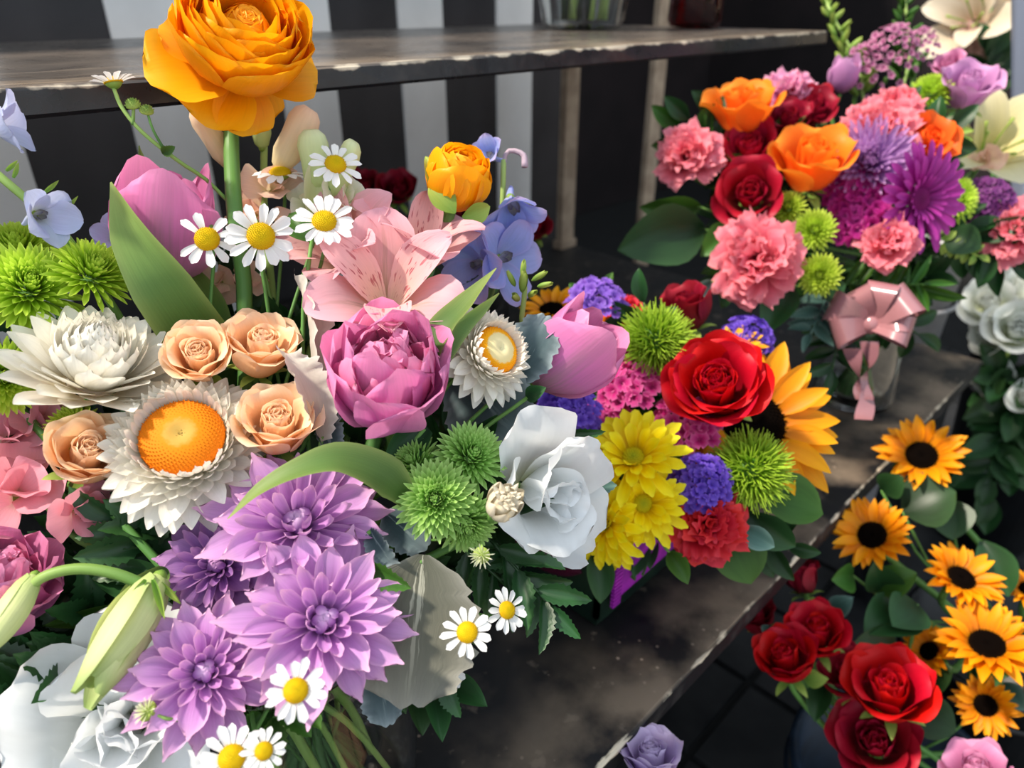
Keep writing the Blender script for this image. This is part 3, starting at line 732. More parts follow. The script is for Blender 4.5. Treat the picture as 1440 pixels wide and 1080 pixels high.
def span(p0, p1, wid, roll=0, depth_sc=None):
    """matrix taking a unit leaf to one running from world p0 to p1, its face turned to the viewer, then rolled"""
    y = p1 - p0; L = y.length; y.normalize()
    to = (CAM - (p0 + p1) / 2).normalized(); x = y.cross(to).normalized(); z = x.cross(y)
    m = Matrix.Identity(4)
    for i in range(3): m[i][0] = x[i]; m[i][1] = y[i]; m[i][2] = z[i]; m[i][3] = p0[i]
    return m @ Matrix.Rotation(R_(roll), 4, 'Y') @ Matrix.Diagonal((wid, L, L, 1))
def leaf(name, label, kind, mat, a, b, wpx, roll=0, group=None, cat='leaf', parent=None, bq=None):
    p0, p1 = at(*a), at(*b); wd = wpx * (a[2] + b[2]) / 2 / FPX
    M = span(p0, p1, wd, roll)
    if parent: return child(parent, name, leafmesh(kind, mat), parent.matrix_world.inverted() @ M)
    if not bq: return top(name, leafmesh(kind, mat), label, cat, M, group)
    t = empty(name, label, cat, Matrix.Translation(p0), group)
    child(t, 'blade', leafmesh(kind, mat), t.matrix_world.inverted() @ M)
    mo, bo, rr = BQ[bq]
    stem(t, [p0 + (p1 - p0) * .05, p0 * .7 + mo * .3 , mo + Vector((jit(rr), jit(rr), 0)), bo], .0013, name='leaf_stalk')
    return t
def sprig(name, label, a, b, n, lw, ll, mat, kind='oval', group=None, bow=0.0, spread=55, smat=None):
    """a stalk from a to b carrying n leaflets to either side"""
    p0, p1 = at(*a), at(*b)
    t = empty(name, label, 'foliage', Matrix.Translation(p0), group)
    mid = (p0 + p1) / 2 + Vector((0, 0, bow))
    P = spline([p0, mid, p1], 10)
    stem(t, [p0, mid, p1], .0010, smat or mat, n=8, name='stalk')
    inv = t.matrix_world.inverted(); me = leafmesh(kind, mat)
    to = (CAM - mid).normalized()
    for i in range(n):
        f = (i + 1) / n; g = f * 10; k = min(int(g), 9); p = P[k].lerp(P[k + 1], g - k)
        y = (P[k + 1] - P[k]).normalized(); x = y.cross(to).normalized()
        if i == n - 1: d = y
        else:
            s = 1 if i % 2 else -1; a_ = R_(spread + jit(10)); d = y * math.cos(a_) + x * s * math.sin(a_) + to * jit(.3)
        l = ll * (1.0 - .35 * abs(f - .45)) * (1 + jit(.12))
        child(t, 'leaflet', me, inv @ span(p, p + d * l, lw * l / ll, jit(35)))
    return t
_v, _f, _u = lathe_geo([(.02, -.06), (.05, -.03), (.06, .02), (.03, .05)], 8)
RECEPT = meshof('receptacle', _v, _f, SEPAL, _u)
def spike(t, mesh_fn, items):
    """florets (fn, px, py, d, w, axis) joined to one stalk thing"""
    inv = t.matrix_world.inverted()
    for fn, px, py, d, w, ax in items:
        s = w * d / FPX
        c = child(t, 'floret', RECEPT, inv @ axis_frame(at(px, py, d), ax, random.uniform(0, 360)) @ Matrix.Translation((0, 0, -.15 * s)) @ SCL(s))
        fn(c, Matrix.Identity(4))
def h_tube(p, M0, mat, L=1.0, lip=True, W=.5):
    """snapdragon / freesia floret: a soft tube with folded lips"""
    V, F, U = lathe_geo([(.05, 0), (.12, .06), (.17, .25), (.16, .5), (.19, .75), (.17, .88), (.10, .96)], 12)
    U = [(u, v * .6) for u, v in U]
    V = [(x * (1 + .3 * math.sin(3 * z)), y * (1.0 - .15 * z) + .10 * z * z, z) for x, y, z in V]
    child(p, 'tube', meshof('tube', V, F, mat, U), M0 @ SCL(L))
    if lip:
        b = petal('snap_lip', mat, L=.52, W=.62, pr=FAN, bend=[(0, 60), (.5, 20), (1, -40)], wrap=50, ruf=.06, rf=2.5, rnd=.12, nu=8, nv=7)
        ring(p, M0, 'lip', b, 4, 10, .10, .70 * L, W * 1.6, 20, 14, 12, .15)
def h_ruffle(p, M0, mat, n=9):
    """double stock floret: a loose rosette of wavy petals"""
    b = petal('stock_petal', mat, L=.55, W=.60, pr=FAN, bend=[(0, 40), (.4, 10), (1, -20)], wrap=44, ruf=.06, rf=2.0, rnd=.14, nu=8, nv=7)
    for i in range(n):
        f = i / n; child(p, 'petal', b, M0 @ PM(i * 137.5 + jit(10), 70 - 66 * f + jit(8), .02, .08 * (1 - f), .6 + .42 * f, jit(14)))
def h_ymum(p, M0, matp, matd, n=42):
    b = petal('ymum_petal', matp, L=.40, W=.115, pr=RST, bend=[(0, 14), (.5, 6), (1, -6)], wrap=70, nu=4, nv=6, ridge=.04, rnd=.08)
    for i in range(n):
        f = i / (n - 1); child(p, 'petal', b, M0 @ PM(i * 137.5, 52 - 56 * f + jit(7), .09, .02 * (1 - f), (1, .62 + .5 * f + jit(.06), 1), jit(12)))
    dome(p, M0, 'disc', matd, .11, .06, bumps=80, bs=.1)

def path_leaf(parent, name, mat, pts, nv=26, nu=6, wrap=70, pr=None):
    """a long leaf bent along picture points (px, py, depth, width_px, roll), kept in its thing's frame"""
    C = spline([at(*q[:3]) for q in pts], nv); k = len(pts) - 1
    inv = parent.matrix_world.inverted(); V = []; U = []
    fi = R_(wrap) / 2
    for i, c in enumerate(C):
        g = i / nv * k; a = min(int(g), k - 1); t = g - a
        w = (pts[a][3] * (1 - t) + pts[a + 1][3] * t) * (pts[a][2] * (1 - t) + pts[a + 1][2] * t) / FPX / 2
        ro = R_(pts[a][4] * (1 - t) + pts[a + 1][4] * t)
        y = (C[min(i + 1, nv)] - C[max(i - 1, 0)]).normalized(); to = (CAM - c).normalized()
        x = y.cross(to).normalized(); z = x.cross(y)
        x, z = x * math.cos(ro) + z * math.sin(ro), z * math.cos(ro) - x * math.sin(ro)
        for j in range(nu + 1):
            s = 2 * j / nu - 1
            V.append(inv @ (c + x * (w / fi * math.sin(s * fi)) + z * (w / fi * (1 - math.cos(s * fi))))); U.append((s * .5 + .5, i / nv))
    n = nu + 1
    F = [(i * n + j, i * n + j + 1, (i + 1) * n + j + 1, (i + 1) * n + j) for i in range(nv) for j in range(nu)]
    return child(parent, name, meshof(name, V, F, mat, U), Matrix.Identity(4))
# ------------------------------------------------------------------ petal colours
PINKT = petal_mat('tulip_pink', [(0, 'd9c9a6'), (.14, 'd79ac0'), (.5, 'd77fc0'), (1, 'e886ba')], edge='f0a9cf', edge_w=.45, vein=.16, veinf=34, trans=.34, mid=('8f9a6a', .35, .45), vary=.07, rough=.42)
PINKI = petal_mat('tulip_pink_heart', [(0, 'd77fb0'), (.5, 'dd74a8'), (1, 'ea8cb8')], edge='f3b0d0', edge_w=.5, vein=.16, veinf=24, trans=.34, vary=.09, rough=.42)
ORAN = petal_mat('ranunculus_orange', [(0, 'e89400'), (.5, 'fba600'), (1, 'ffb408')], edge='ffbe20', edge_w=.4, vein=.14, veinf=30, trans=.36, vary=.07, rough=.45)
ORANC = petal_mat('ranunculus_heart', [(0, 'd07800'), (.6, 'f69a00'), (1, 'ffaa06')], edge='ffb21a', edge_w=.5, vein=.12, trans=.3, vary=.06)
STRAW = petal_mat('straw_white', [(0, 'e2d6b4'), (.35, 'f2eee4'), (1, 'f8f5ec')], edge='efe4c6', edge_w=.3, vein=.12, veinf=16, trans=.26, vary=.06, rough=.32, spec=.5)
STRAWB = petal_mat('straw_cream', [(0, 'b8a27a'), (.4, 'e0d6bc'), (1, 'ece2cc')], edge='a88f62', edge_w=.35, vein=.2, trans=.22, vary=.08, rough=.35)
MUMP = petal_mat('mum_lilac', [(0, '9a62a8'), (.4, 'c388cc'), (.8, 'd098d2'), (1, 'e6acd4')], edge='f2c6e4', edge_w=.6, vein=.22, veinf=18, trans=.30, vary=.10, rough=.45)
MUMH = petal_mat('mum_lilac_heart', [(0, '85579e'), (.5, 'ae7cc4'), (1, 'dcb6e2')], edge='eccbea', edge_w=.75, vein=.15, trans=.28, vary=.06)
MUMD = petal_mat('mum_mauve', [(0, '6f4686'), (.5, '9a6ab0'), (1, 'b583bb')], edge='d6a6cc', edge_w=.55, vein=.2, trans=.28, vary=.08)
PEACH = petal_mat('rose_peach', [(0, 'fac080'), (.5, 'ffd09a'), (1, 'ffdab0')], edge='ffead2', edge_w=.5, vein=.08, trans=.34, vary=.05, rough=.5)
PEACHC = petal_mat('rose_peach_heart', [(0, 'f09a5c'), (.6, 'f8b87a'), (1, 'fbca98')], edge='fcdab4', edge_w=.5, vein=.08, trans=.32, vary=.05)
LIME = petal_mat('mum_lime', [(0, '7c9c14'), (.45, 'a8c828'), (1, 'cce252')], edge='d4e86a', edge_w=.4, vein=.15, trans=.34, vary=.1)
APPLE = petal_mat('mum_apple_green', [(0, '5f9230'), (.45, '92c058'), (1, 'b8dc80')], edge='c8e898', edge_w=.5, vein=.15, trans=.34, vary=.1)
LISW = petal_mat('lisianthus_white', [(0, 'e9edcb'), (.3, 'eff1ee'), (1, 'f0f3f6')], edge='fafafa', edge_w=.3, vein=.08, veinf=12, trans=.34, vary=.03, rough=.4)
LISB = petal_mat('lisianthus_bud', [(0, 'b5c77c'), (.4, 'dfe3a4'), (.8, 'd5dd9e'), (1, '9cb06a')], edge='a9c26e', edge_w=.3, vein=.18, veinf=20, trans=.28, vary=.05)
ALST = petal_mat('alstroemeria_pink', [(0, 'eed4b2'), (.4, 'f3bdb8'), (1, 'f3aebf')], edge='f7c8d0', edge_w=.5, vein=.14, veinf=24, trans=.36, vary=.06, mid=('a9925e', .10, .4))
ALSTI = petal_mat('alstroemeria_flecked', [(0, 'f2e0c4'), (.4, 'f5c4ba'), (1, 'f4b2c0')], edge='f5c2ca', edge_w=.5, vein=.14, trans=.36, vary=.06, stripe=('b0354f', 14, .8))
DELB = petal_mat('delphinium_blue', [(0, 'b4bae6'), (.4, '9fb0ee'), (.8, 'aab2ee'), (1, 'c6b6e6')], edge='c4b9e6', edge_w=.5, vein=.2, veinf=20, trans=.36, vary=.08)
DELP = petal_mat('delphinium_pale', [(0, 'dfe3d8'), (.4, 'c5cbe8'), (1, 'b3bfea')], edge='d3d6f0', edge_w=.5, vein=.14, veinf=18, trans=.34, vary=.06)
BEE = petal_mat('delphinium_bee', [(0, 'e6e6da'), (1, '5a5468')], vein=.1, trans=.2)
SNAPP = petal_mat('snapdragon_peach', [(0, 'e6dcaa'), (.5, 'f6d8bc'), (1, 'f8c8b6')], edge='f1d8b8', edge_w=.4, vein=.14, trans=.34, vary=.06)
SNAPW = petal_mat('snapdragon_lime', [(0, 'c3d886'), (.5, 'e4ebb8'), (1, 'f3f1de')], edge='f6f3e6', edge_w=.4, vein=.12, trans=.36, vary=.06)
STOCK = petal_mat('stock_pink', [(0, 'ecd0b8'), (.35, 'f2aeba'), (1, 'f4a4b8')], edge='f4b6c4', edge_w=.4, vein=.12, trans=.34, vary=.06)
DAISY = petal_mat('daisy_white', [(0, 'e9ead8'), (.3, 'f4f4f2'), (1, 'f6f6f6')], vein=.08, trans=.28, vary=.04, rough=.45)
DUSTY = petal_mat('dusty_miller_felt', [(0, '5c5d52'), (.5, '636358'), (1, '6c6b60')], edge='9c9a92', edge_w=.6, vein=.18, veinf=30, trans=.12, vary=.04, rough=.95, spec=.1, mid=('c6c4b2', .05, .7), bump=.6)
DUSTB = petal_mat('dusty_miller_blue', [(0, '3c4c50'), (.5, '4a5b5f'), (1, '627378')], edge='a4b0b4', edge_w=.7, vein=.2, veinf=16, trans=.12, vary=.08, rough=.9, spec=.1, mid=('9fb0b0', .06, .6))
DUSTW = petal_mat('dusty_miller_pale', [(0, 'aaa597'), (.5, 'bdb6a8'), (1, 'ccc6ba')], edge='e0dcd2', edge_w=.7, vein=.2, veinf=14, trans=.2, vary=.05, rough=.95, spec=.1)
def disc_mat(name, stops, rough=.7):
    if name in MATS: return MATS[name]
    mt, nt, nd, lk = nodes(name)
    uv = N(nt, 'ShaderNodeUVMap'); sp = N(nt, 'ShaderNodeSeparateXYZ'); lk.new(uv.outputs[0], sp.inputs[0])
    tc = N(nt, 'ShaderNodeTexCoord'); nz = N(nt, 'ShaderNodeTexNoise'); nz.inputs['Scale'].default_value = 40; lk.new(tc.outputs['Object'], nz.inputs['Vector'])
    r = ramp(nt, stops); lk.new(math_(nt, 'ADD', sp.outputs[1], math_(nt, 'MULTIPLY', math_(nt, 'SUBTRACT', nz.outputs[0], .5), .2)), r.inputs[0])
    pb = N(nt, 'ShaderNodeBsdfPrincipled'); lk.new(r.outputs[0], pb.inputs['Base Color']); pb.inputs['Roughness'].default_value = rough; pb.inputs['Specular IOR Level'].default_value = .2
    out = N(nt, 'ShaderNodeOutputMaterial'); lk.new(pb.outputs[0], out.inputs[0]); MATS[name] = mt
    return mt
SDISC = disc_mat('straw_disc', [(.0, 'b8994e'), (.30, 'c29440'), (.42, 'dc8002'), (1, 'dc7400')])
SDISC2 = disc_mat('straw_disc_young', [(.0, 'e8dcae'), (.62, 'e8d49a'), (.7, 'f5ac10'), (1, 'f09000')])
YDISC = disc_mat('daisy_disc', [(.0, 'c8ac00'), (.5, 'd8b400'), (1, 'c89c00')])

# ------------------------------------------------------------------ the pastel bouquet in the glass vase
G1 = 'pastel bouquet'
# fill of foliage first
rng = random.Random(11)
fillspots = [(230, 760, .40, 1), (120, 800, .39, 1), (330, 690, .40, 0), (60, 760, .40, 1), (530, 650, .40, 0), (480, 720, .41, 0), (620, 780, .39, 0), (560, 560, .42, 0),
             (380, 440, .43, 1), (330, 400, .43, 1), (450, 420, .44, 1), (420, 480, .42, 0), (250, 560, .41, 0), (300, 640, .40, 0), (150, 560, .40, 0), (60, 470, .41, 1),
             (640, 560, .42, 0), (700, 600, .41, 0), (600, 420, .45, 1), (500, 600, .42, 0), (400, 820, .38, 0), (250, 860, .36, 0), (120, 900, .36, 1), (340, 900, .36, 0),
             (540, 800, .38, 0), (590, 960, .36, 0), (690, 740, .39, 0), (60, 950, .34, 1), (30, 620, .39, 1), (200, 700, .39, 1), (440, 560, .42, 0), (350, 560, .41, 0), (660, 700, .40, 0),
             (100, 670, .39, 0), (20, 1010, .34, 1), (60, 850, .36, 1), (160, 960, .35, 1), (480, 480, .43, 0), (360, 760, .38, 0)]
for i, (x, y, d, k) in enumerate(fillspots):
    a = rng.uniform(0, 6.28); r = rng.uniform(60, 90)
    sprig('foliage_sprig', 'dark green leafy filler sprig tucked between the pastel flowers', (380 + (x - 380) * .75, 780 + (y - 780) * .75, d + .02), (x + math.cos(a) * r * .5, y + math.sin(a) * r * .5, d - .01),
          7, .016, .034, FERN if k else DLEAF, 'tooth' if k else 'oval', 'filler foliage in the pastel bouquet')

# ranunculus
fl_('orange_ranunculus', 'large open orange ranunculus on a thick stalk above the pastel bouquet', lambda p, M: h_ranunculus(p, M, ORAN, 96, .5, ((92, -6, 1.1, .82), (135, -30, .9, .62), (168, -44, .7, .58), (205, -50, .6, .50), (55, 6, .9, .7), (262, 4, 1, .7)), ORANC), 342, 66, .365, 236, (.22, .70, .66), 1, roll=0, sr=.0043, mid=[(330, 300, .375), (345, 430, .385)], c=.18)
t = fl_('orange_ranunculus', 'half-closed round orange ranunculus beside blue delphinium', lambda p, M: h_ranunculus(p, M, ORAN, 70, -.7, (), ORANC), 645, 250, .40, 168, (.28, .85, .4), 1, sr=.0042, mid=[(612, 345, .41)], c=.28)
for a, b, w in (((628, 300, .398), (598, 218, .398), 34), ((640, 300, .39), (602, 262, .39), 36), ((650, 305, .395), (690, 290, .4), 30)):
    leaf('sepal', None, 'oval', SEPAL, a, b, w, 20, parent=t)
# tulips
t = fl_('pink_tulip', 'closed pink tulip with a broad green leaf, beneath the orange ranunculus', lambda p, M: h_tulip(p, M, PINKT, 8, .12, PINKI), 240, 316, .378, 172, (.08, .95, .28), 1, roll=35, sr=.004, c=.5)
path_leaf(t, 'leaf', TLEAF, [(335, 560, .40, 70, 10), (285, 480, .378, 96, 15), (230, 400, .352, 92, 20), (185, 330, .346, 62, 30), (156, 256, .348, 3, 35)])
leaf('leaf', None, 'tulip', TLEAF, (320, 520, .385), (268, 372, .40), 70, -15, parent=t)
leaf('leaf', None, 'tulip', TLEAF, (215, 330, .39), (194, 205, .395), 22, 30, parent=t)
t = fl_('pink_tulip', 'large double pink tulip with greenish streaks, petals spread around a ruffled heart', lambda p, M: h_dtulip(p, M, PINKT, PINKI), 545, 525, .340, 212, (.04, .72, .70), 1, roll=0, sr=.004, c=.40)
path_leaf(t, 'leaf', TLEAF, [(600, 520, .352, 30, 30), (620, 465, .352, 46, 35), (655, 425, .36, 34, 40), (698, 377, .37, 2, 45)])
path_leaf(t, 'leaf', TLEAF, [(628, 500, .35, 20, -30), (650, 460, .352, 28, -30), (676, 435, .358, 20, -35), (702, 412, .365, 2, -40)])
path_leaf(t, 'leaf', TLEAF, [(580, 715, .338, 12, 0), (545, 672, .326, 62, -15), (480, 648, .314, 58, -35), (420, 662, .306, 44, -48), (365, 690, .303, 26, -50), (320, 730, .302, 2, -50)])
fl_('pink_tulip', 'pink tulip turned sideways beside the small white strawflower', lambda p, M: h_tulip(p, M, PINKT, 10, .3, PINKI), 800, 492, .405, 150, (.72, .62, .30), 1, roll=10, sr=.004, c=.5)
fl_('pink_tulip', 'deep pink double tulip beside the pale lisianthus buds', lambda p, M: h_dtulip(p, M, PINKT, PINKI), -8, 812, .320, 190, (.15, .75, .62), 1, sr=.004, c=.45)
# strawflowers
fl_('white_strawflower', 'white strawflower with incurved bracts hiding its centre, above the peach roses', lambda p, M: h_straw(p, M, STRAW, SDISC, 0, n=130), 135, 498, .338, 212, (.08, .82, .56), 1, c=.2)
fl_('white_strawflower', 'large white strawflower with wide orange disc among peach roses', lambda p, M: h_straw(p, M, STRAW, SDISC, 1, .245, 180), 252, 607, .326, 240, (-.22, .42, .88), 1, c=.16)
fl_('white_strawflower', 'small white strawflower with pale disc ringed in orange, beside the double tulip', lambda p, M: h_straw(p, M, STRAW, SDISC2, 1, .23, 150), 706, 488, .362, 152, (.60, .32, .72), 1, c=.16)
fl_('strawflower_bud', 'cream strawflower bud nestled between green button mums and white lisianthus', lambda p, M: h_strawbud(p, M, STRAWB), 713, 702, .312, 84, (.35, .35, .86), 1, c=.5)
# lilac mums
for nm, lb, x, y, d, w, ax, mt in (
    ('lilac_chrysanthemum', 'lilac chrysanthemum partly under the curling tulip leaf', 420, 735, .328, 280, (-.02, .40, .9), MUMP),
    ('lilac_chrysanthemum', 'large lilac chrysanthemum overlapping the grey felted leaf', 455, 872, .305, 280, (.05, .14, 1), MUMP),
    ('lilac_chrysanthemum', 'lilac chrysanthemum above the white lisianthus, with a small green bud in front', 288, 945, .302, 228, (.0, .16, 1), MUMP),
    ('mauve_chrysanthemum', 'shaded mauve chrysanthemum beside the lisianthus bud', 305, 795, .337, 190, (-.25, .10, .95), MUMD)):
    fl_(nm, lb, lambda p, M, mt=mt: h_mum(p, M, mt, MUMH if mt is MUMP else mt), x, y, d, w, ax, 1, c=.06, group='lilac chrysanthemums')
# peach spray roses
for lb, x, y, d, w, ax in (
    ('peach spray rose beside the pale frilled leaf, facing upward', 366, 492, .362, 124, (.12, .76, .62)),
    ('peach spray rose half hidden behind the large strawflower', 280, 503, .350, 112, (-.12, .50, .85)),
    ('peach spray rose between the orange-disc strawflower and the double tulip', 390, 600, .345, 134, (-.05, .62, .78)),
    ('peach spray rose between the lime button mum and pink stock', 122, 642, .340, 132, (.1, .55, .82))):
    fl_('peach_rose', lb, lambda p, M: h_rose(p, M, PEACH, 34, .25, PEACHC), x, y, d, w, ax, 1, c=.28, group='peach spray roses')
# button mums
for i, (nm, lb, x, y, d, w, ax, mt) in enumerate((
    ('green_button_mum', 'bright lime chrysanthemum, fullest bloom of the lime cluster by the delphinium', 42, 402, .345, 150, (.1, .42, .9), LIME),
    ('green_button_mum', 'bright lime chrysanthemum leaning towards the tulip leaf', 133, 380, .352, 124, (.35, .62, .7), LIME),
    ('green_button_mum', 'lime chrysanthemum behind the lime cluster, under the delphinium', 24, 348, .365, 118, (-.1, .8, .6), LIME),
    ('green_button_mum', 'lime chrysanthemum below the incurved strawflower', 6, 530, .335, 118, (.15, -.05, 1), LIME),
    ('green_button_mum', 'small spiky lime chrysanthemum above a peach rose', 103, 600, .347, 82, (-.25, .45, .85), LIME),
    ('green_button_mum', 'apple green button mum below the bluish felted leaf', 664, 640, .350, 112, (.25, .35, .9), APPLE),
    ('green_button_mum', 'apple green button mum, largest of the cluster by the strawflower bud', 612, 702, .332, 124, (-.05, .12, 1), APPLE),
    ('green_button_mum', 'apple green button mum tucked under the double tulip', 580, 650, .352, 92, (-.45, .45, .75), APPLE),
    ('green_button_mum', 'apple green button mum drooping under the strawflower bud', 656, 738, .338, 100, (.25, -.5, .85), APPLE))):
    fl_(nm, lb, lambda p, M, mt=mt, i=i: h_button(p, M, mt, 210, .0, 'k%d' % (i % 3)), x, y, d, w, ax, 1, c=.12, group='green button mums')
# lisianthus
fl_('white_lisianthus', 'white lisianthus with wavy petals facing the yellow mums', lambda p, M: h_lis(p, M, LISW, 11, .5), 768, 692, .372, 186, (.66, -.14, .72), 1, roll=80, c=.3)
fl_('white_lisianthus', 'white lisianthus with broad wavy petals below the lilac chrysanthemums', lambda p, M: h_lis(p, M, LISW, 14, .8), 178, 1024, .325, 240, (-.1, -.15, .97), 1, roll=10, c=.25)
t = empty('lisianthus_bud_stem', 'pale yellow-green lisianthus buds hanging from an arching stalk', 'flower', axis_frame(at(95, 805, .31), (0, 1, 0)))
stem(t, [at(30, 850, .305), at(55, 815, .305), at(105, 800, .308), at(160, 806, .31), at(212, 826, .312)], .0026, STEML, 18)
spike(t, None, [(lambda p, M: h_bud(p, M, LISB, 5, 1.0, .60), 208, 838, .31, 190, (-.40, -.88, .28)), (lambda p, M: h_bud(p, M, LISB, 4, 1.0, .5), 36, 828, .305, 130, (-.40, -.9, .15))])
for a, b in (((205, 815, .305), (178, 850, .30)), ((215, 815, .305), (232, 872, .30)), ((225, 820, .31), (255, 850, .31))): leaf('sepal', None, 'tulip', SEPAL, a, b, 10, 0, parent=t)
leaf('leaf', None, 'tulip', TLEAF, (236, 800, .325), (160, 862, .33), 44, 0, parent=t)
# alstroemeria
for lb, x, y, d, w, ax, r in (
    ('pink alstroemeria with flecked throat, right behind the double tulip', 545, 405, .372, 240, (.02, .62, .78), 0),
    ('pink alstroemeria with upright petals behind the flecked one', 590, 345, .395, 205, (.28, .85, .45), 40),
    ('pink alstroemeria beside the daisies, turned aside', 478, 352, .392, 200, (-.35, .62, .62), 80)):
    fl_('pink_alstroemeria', lb, lambda p, M: h_tepals(p, M, ALST, ALSTI, .35, .62, 0), x, y, d, w, ax, 1, roll=r, c=.22, group='alstroemeria blossoms')
# delphinium
t = empty('delphinium_spike', 'violet-blue delphinium spike beside the round ranunculus', 'flower', axis_frame(at(700, 380, .43), (0, 1, 0)))
dl = lambda o: (lambda p, M: h_delph(p, M, DELB, BEE, o))
spike(t, None, [(dl(.3), 722, 292, .425, 118, (.25, -.72, .6)), (dl(.6), 668, 372, .425, 112, (-.5, -.2, .8)), (dl(.8), 712, 362, .43, 120, (.6, .1, .8)), (dl(.2), 690, 218, .44, 66, (-.5, .5, .7))])
stem(t, [at(708, 225, .44), at(706, 300, .44), at(700, 380, .44), at(640, 520, .44), BQ[1][0], BQ[1][1]], .002, STEML, 18)
stem(t, [at(706, 262, .44), at(712, 215, .44), at(735, 217, .44), at(738, 235, .44)], .0022, petal_mat('spent_delphinium', [(0, 'b8a0a8'), (1, 'c9b4c4')], trans=.2), 10, name='spent_bud', taper=.5)
t = empty('delphinium_spike', 'pale blue delphinium spike rising over the lime chrysanthemums', 'flower', axis_frame(at(30, 320, .335), (0, 1, 0)))
dp = lambda o: (lambda p, M: h_delph(p, M, DELP, BEE, o))
spike(t, None, [(dp(.25), 58, 302, .335, 104, (.55, -.05, .8)), (dp(.3), 2, 180, .325, 104, (.92, .15, .2))])
stem(t, [at(-60, 195, .335), at(0, 248, .335), at(60, 300, .345), at(110, 355, .355), at(200, 500, .38), BQ[1][0], BQ[1][1]], .0023, STEML, 18)
for a, b in (((62, 270, .34), (83, 253, .34)), ((85, 300, .34), (110, 275, .34)), ((8, 240, .335), (25, 225, .335)), ((18, 250, .335), (26, 228, .335))): leaf('bract', None, 'tulip', SEPAL, a, b, 7, 20, parent=t)
t = empty('delphinium_floret', 'small pale blue delphinium floret peeping out behind the tulip leaf', 'flower', axis_frame(at(165, 338, .39), (-.3, .3, .9)))
h_delph(t, SCL(.028), DELP, BEE, .3)
# snapdragons
t = empty('peach_snapdragon', 'peach snapdragon with closed buds behind the ranunculus stalk', 'flower', axis_frame(at(385, 300, .41), (0, 1, 0)))
sr_ = lambda p, M: h_ruffle(p, M, SNAPP, 6); sw_ = lambda p, M: h_ruffle(p, M, SNAPW, 6)
sn = lambda L, lip=True, mt=SNAPP: (lambda p, M: h_tube(p, M, mt, L, lip))
spike(t, None, [(sn(1, False), 398, 226, .405, 100, (.55, .82, .1)), (sn(1, False), 318, 222, .412, 92, (-.50, .85, .1)), (sr_, 385, 265, .405, 96, (.2, .5, .8)), (sr_, 358, 300, .41, 90, (-.4, .3, .8)), (sr_, 395, 325, .405, 84, (.3, .2, .9)), (sr_, 310, 395, .41, 70, (-.2, .1, .9)), (sr_, 350, 395, .41, 60, (.2, .1, .9)), (sn(1, False, SNAPW), 368, 195, .415, 84, (.1, .95, .1))])
stem(t, [at(372, 170, .42), at(372, 300, .42), at(385, 450, .42), BQ[1][0], BQ[1][1]], .0024, STEML, 16)
t = empty('cream_snapdragon', 'pale lime and cream snapdragon behind the daisies', 'flower', axis_frame(at(470, 300, .405), (0, 1, 0)))
spike(t, None, [(sn(1, False, SNAPW), 448, 262, .40, 92, (-.05, .97, .2)), (sw_, 482, 282, .40, 96, (.5, .5, .7)), (sw_, 440, 292, .405, 80, (-.3, .4, .9)), (sw_, 505, 322, .402, 80, (.5, .4, .8)), (sn(1, False, SNAPW), 470, 268, .398, 90, (.5, .8, .2))])
stem(t, [at(455, 230, .41), at(458, 320, .41), at(440, 470, .42), BQ[1][0], BQ[1][1]], .0024, STEML, 16)
leaf('leaf', None, 'tulip', SNAPW, (440, 300, .395), (452, 205, .392), 40, 10, parent=t)
# stock
t = empty('pink_stock', 'pale pink stock florets beside the peach rose', 'flower', axis_frame(at(40, 690, .36), (0, 1, 0)))
sk = lambda p, M: h_ruffle(p, M, STOCK, 7)
spike(t, None, [(sk, 25, 690, .345, 160, (.1, .45, .85)), (sk, 10, 615, .355, 130, (.2, .6, .7)), (sk, 112, 715, .342, 112, (.5, .05, .8)), (sk, 58, 592, .366, 104, (.4, .4, .8))])
stem(t, [at(30, 600, .37), at(60, 700, .375), at(150, 780, .38), BQ[1][0], BQ[1][1]], .0022, STEML, 14)
t = empty('green_stock_buds', 'tight green bud spike between the delphinium and the small strawflower', 'flower', axis_frame(at(735, 400, .41), (0, 1, 0)))
spike(t, None, [(lambda p, M: h_bud(p, M, SEPAL, 3, 1.0, .5), x, y, .405, w, ax) for x, y, w, ax in ((735, 405, 34, (.1, .9, .4)), (752, 392, 26, (.8, .5, .3)), (722, 398, 28, (-.4, .8, .4)), (735, 385, 26, (.1, .95, .2)), (760, 402, 24, (.9, .2, .3)), (728, 420, 30, (-.3, .3, .9)), (745, 415, 28, (.4, .2, .9)))])
stem(t, [at(736, 385, .41), at(735, 430, .41), at(700, 560, .42), BQ[1][0], BQ[1][1]], .0018, STEML, 14)
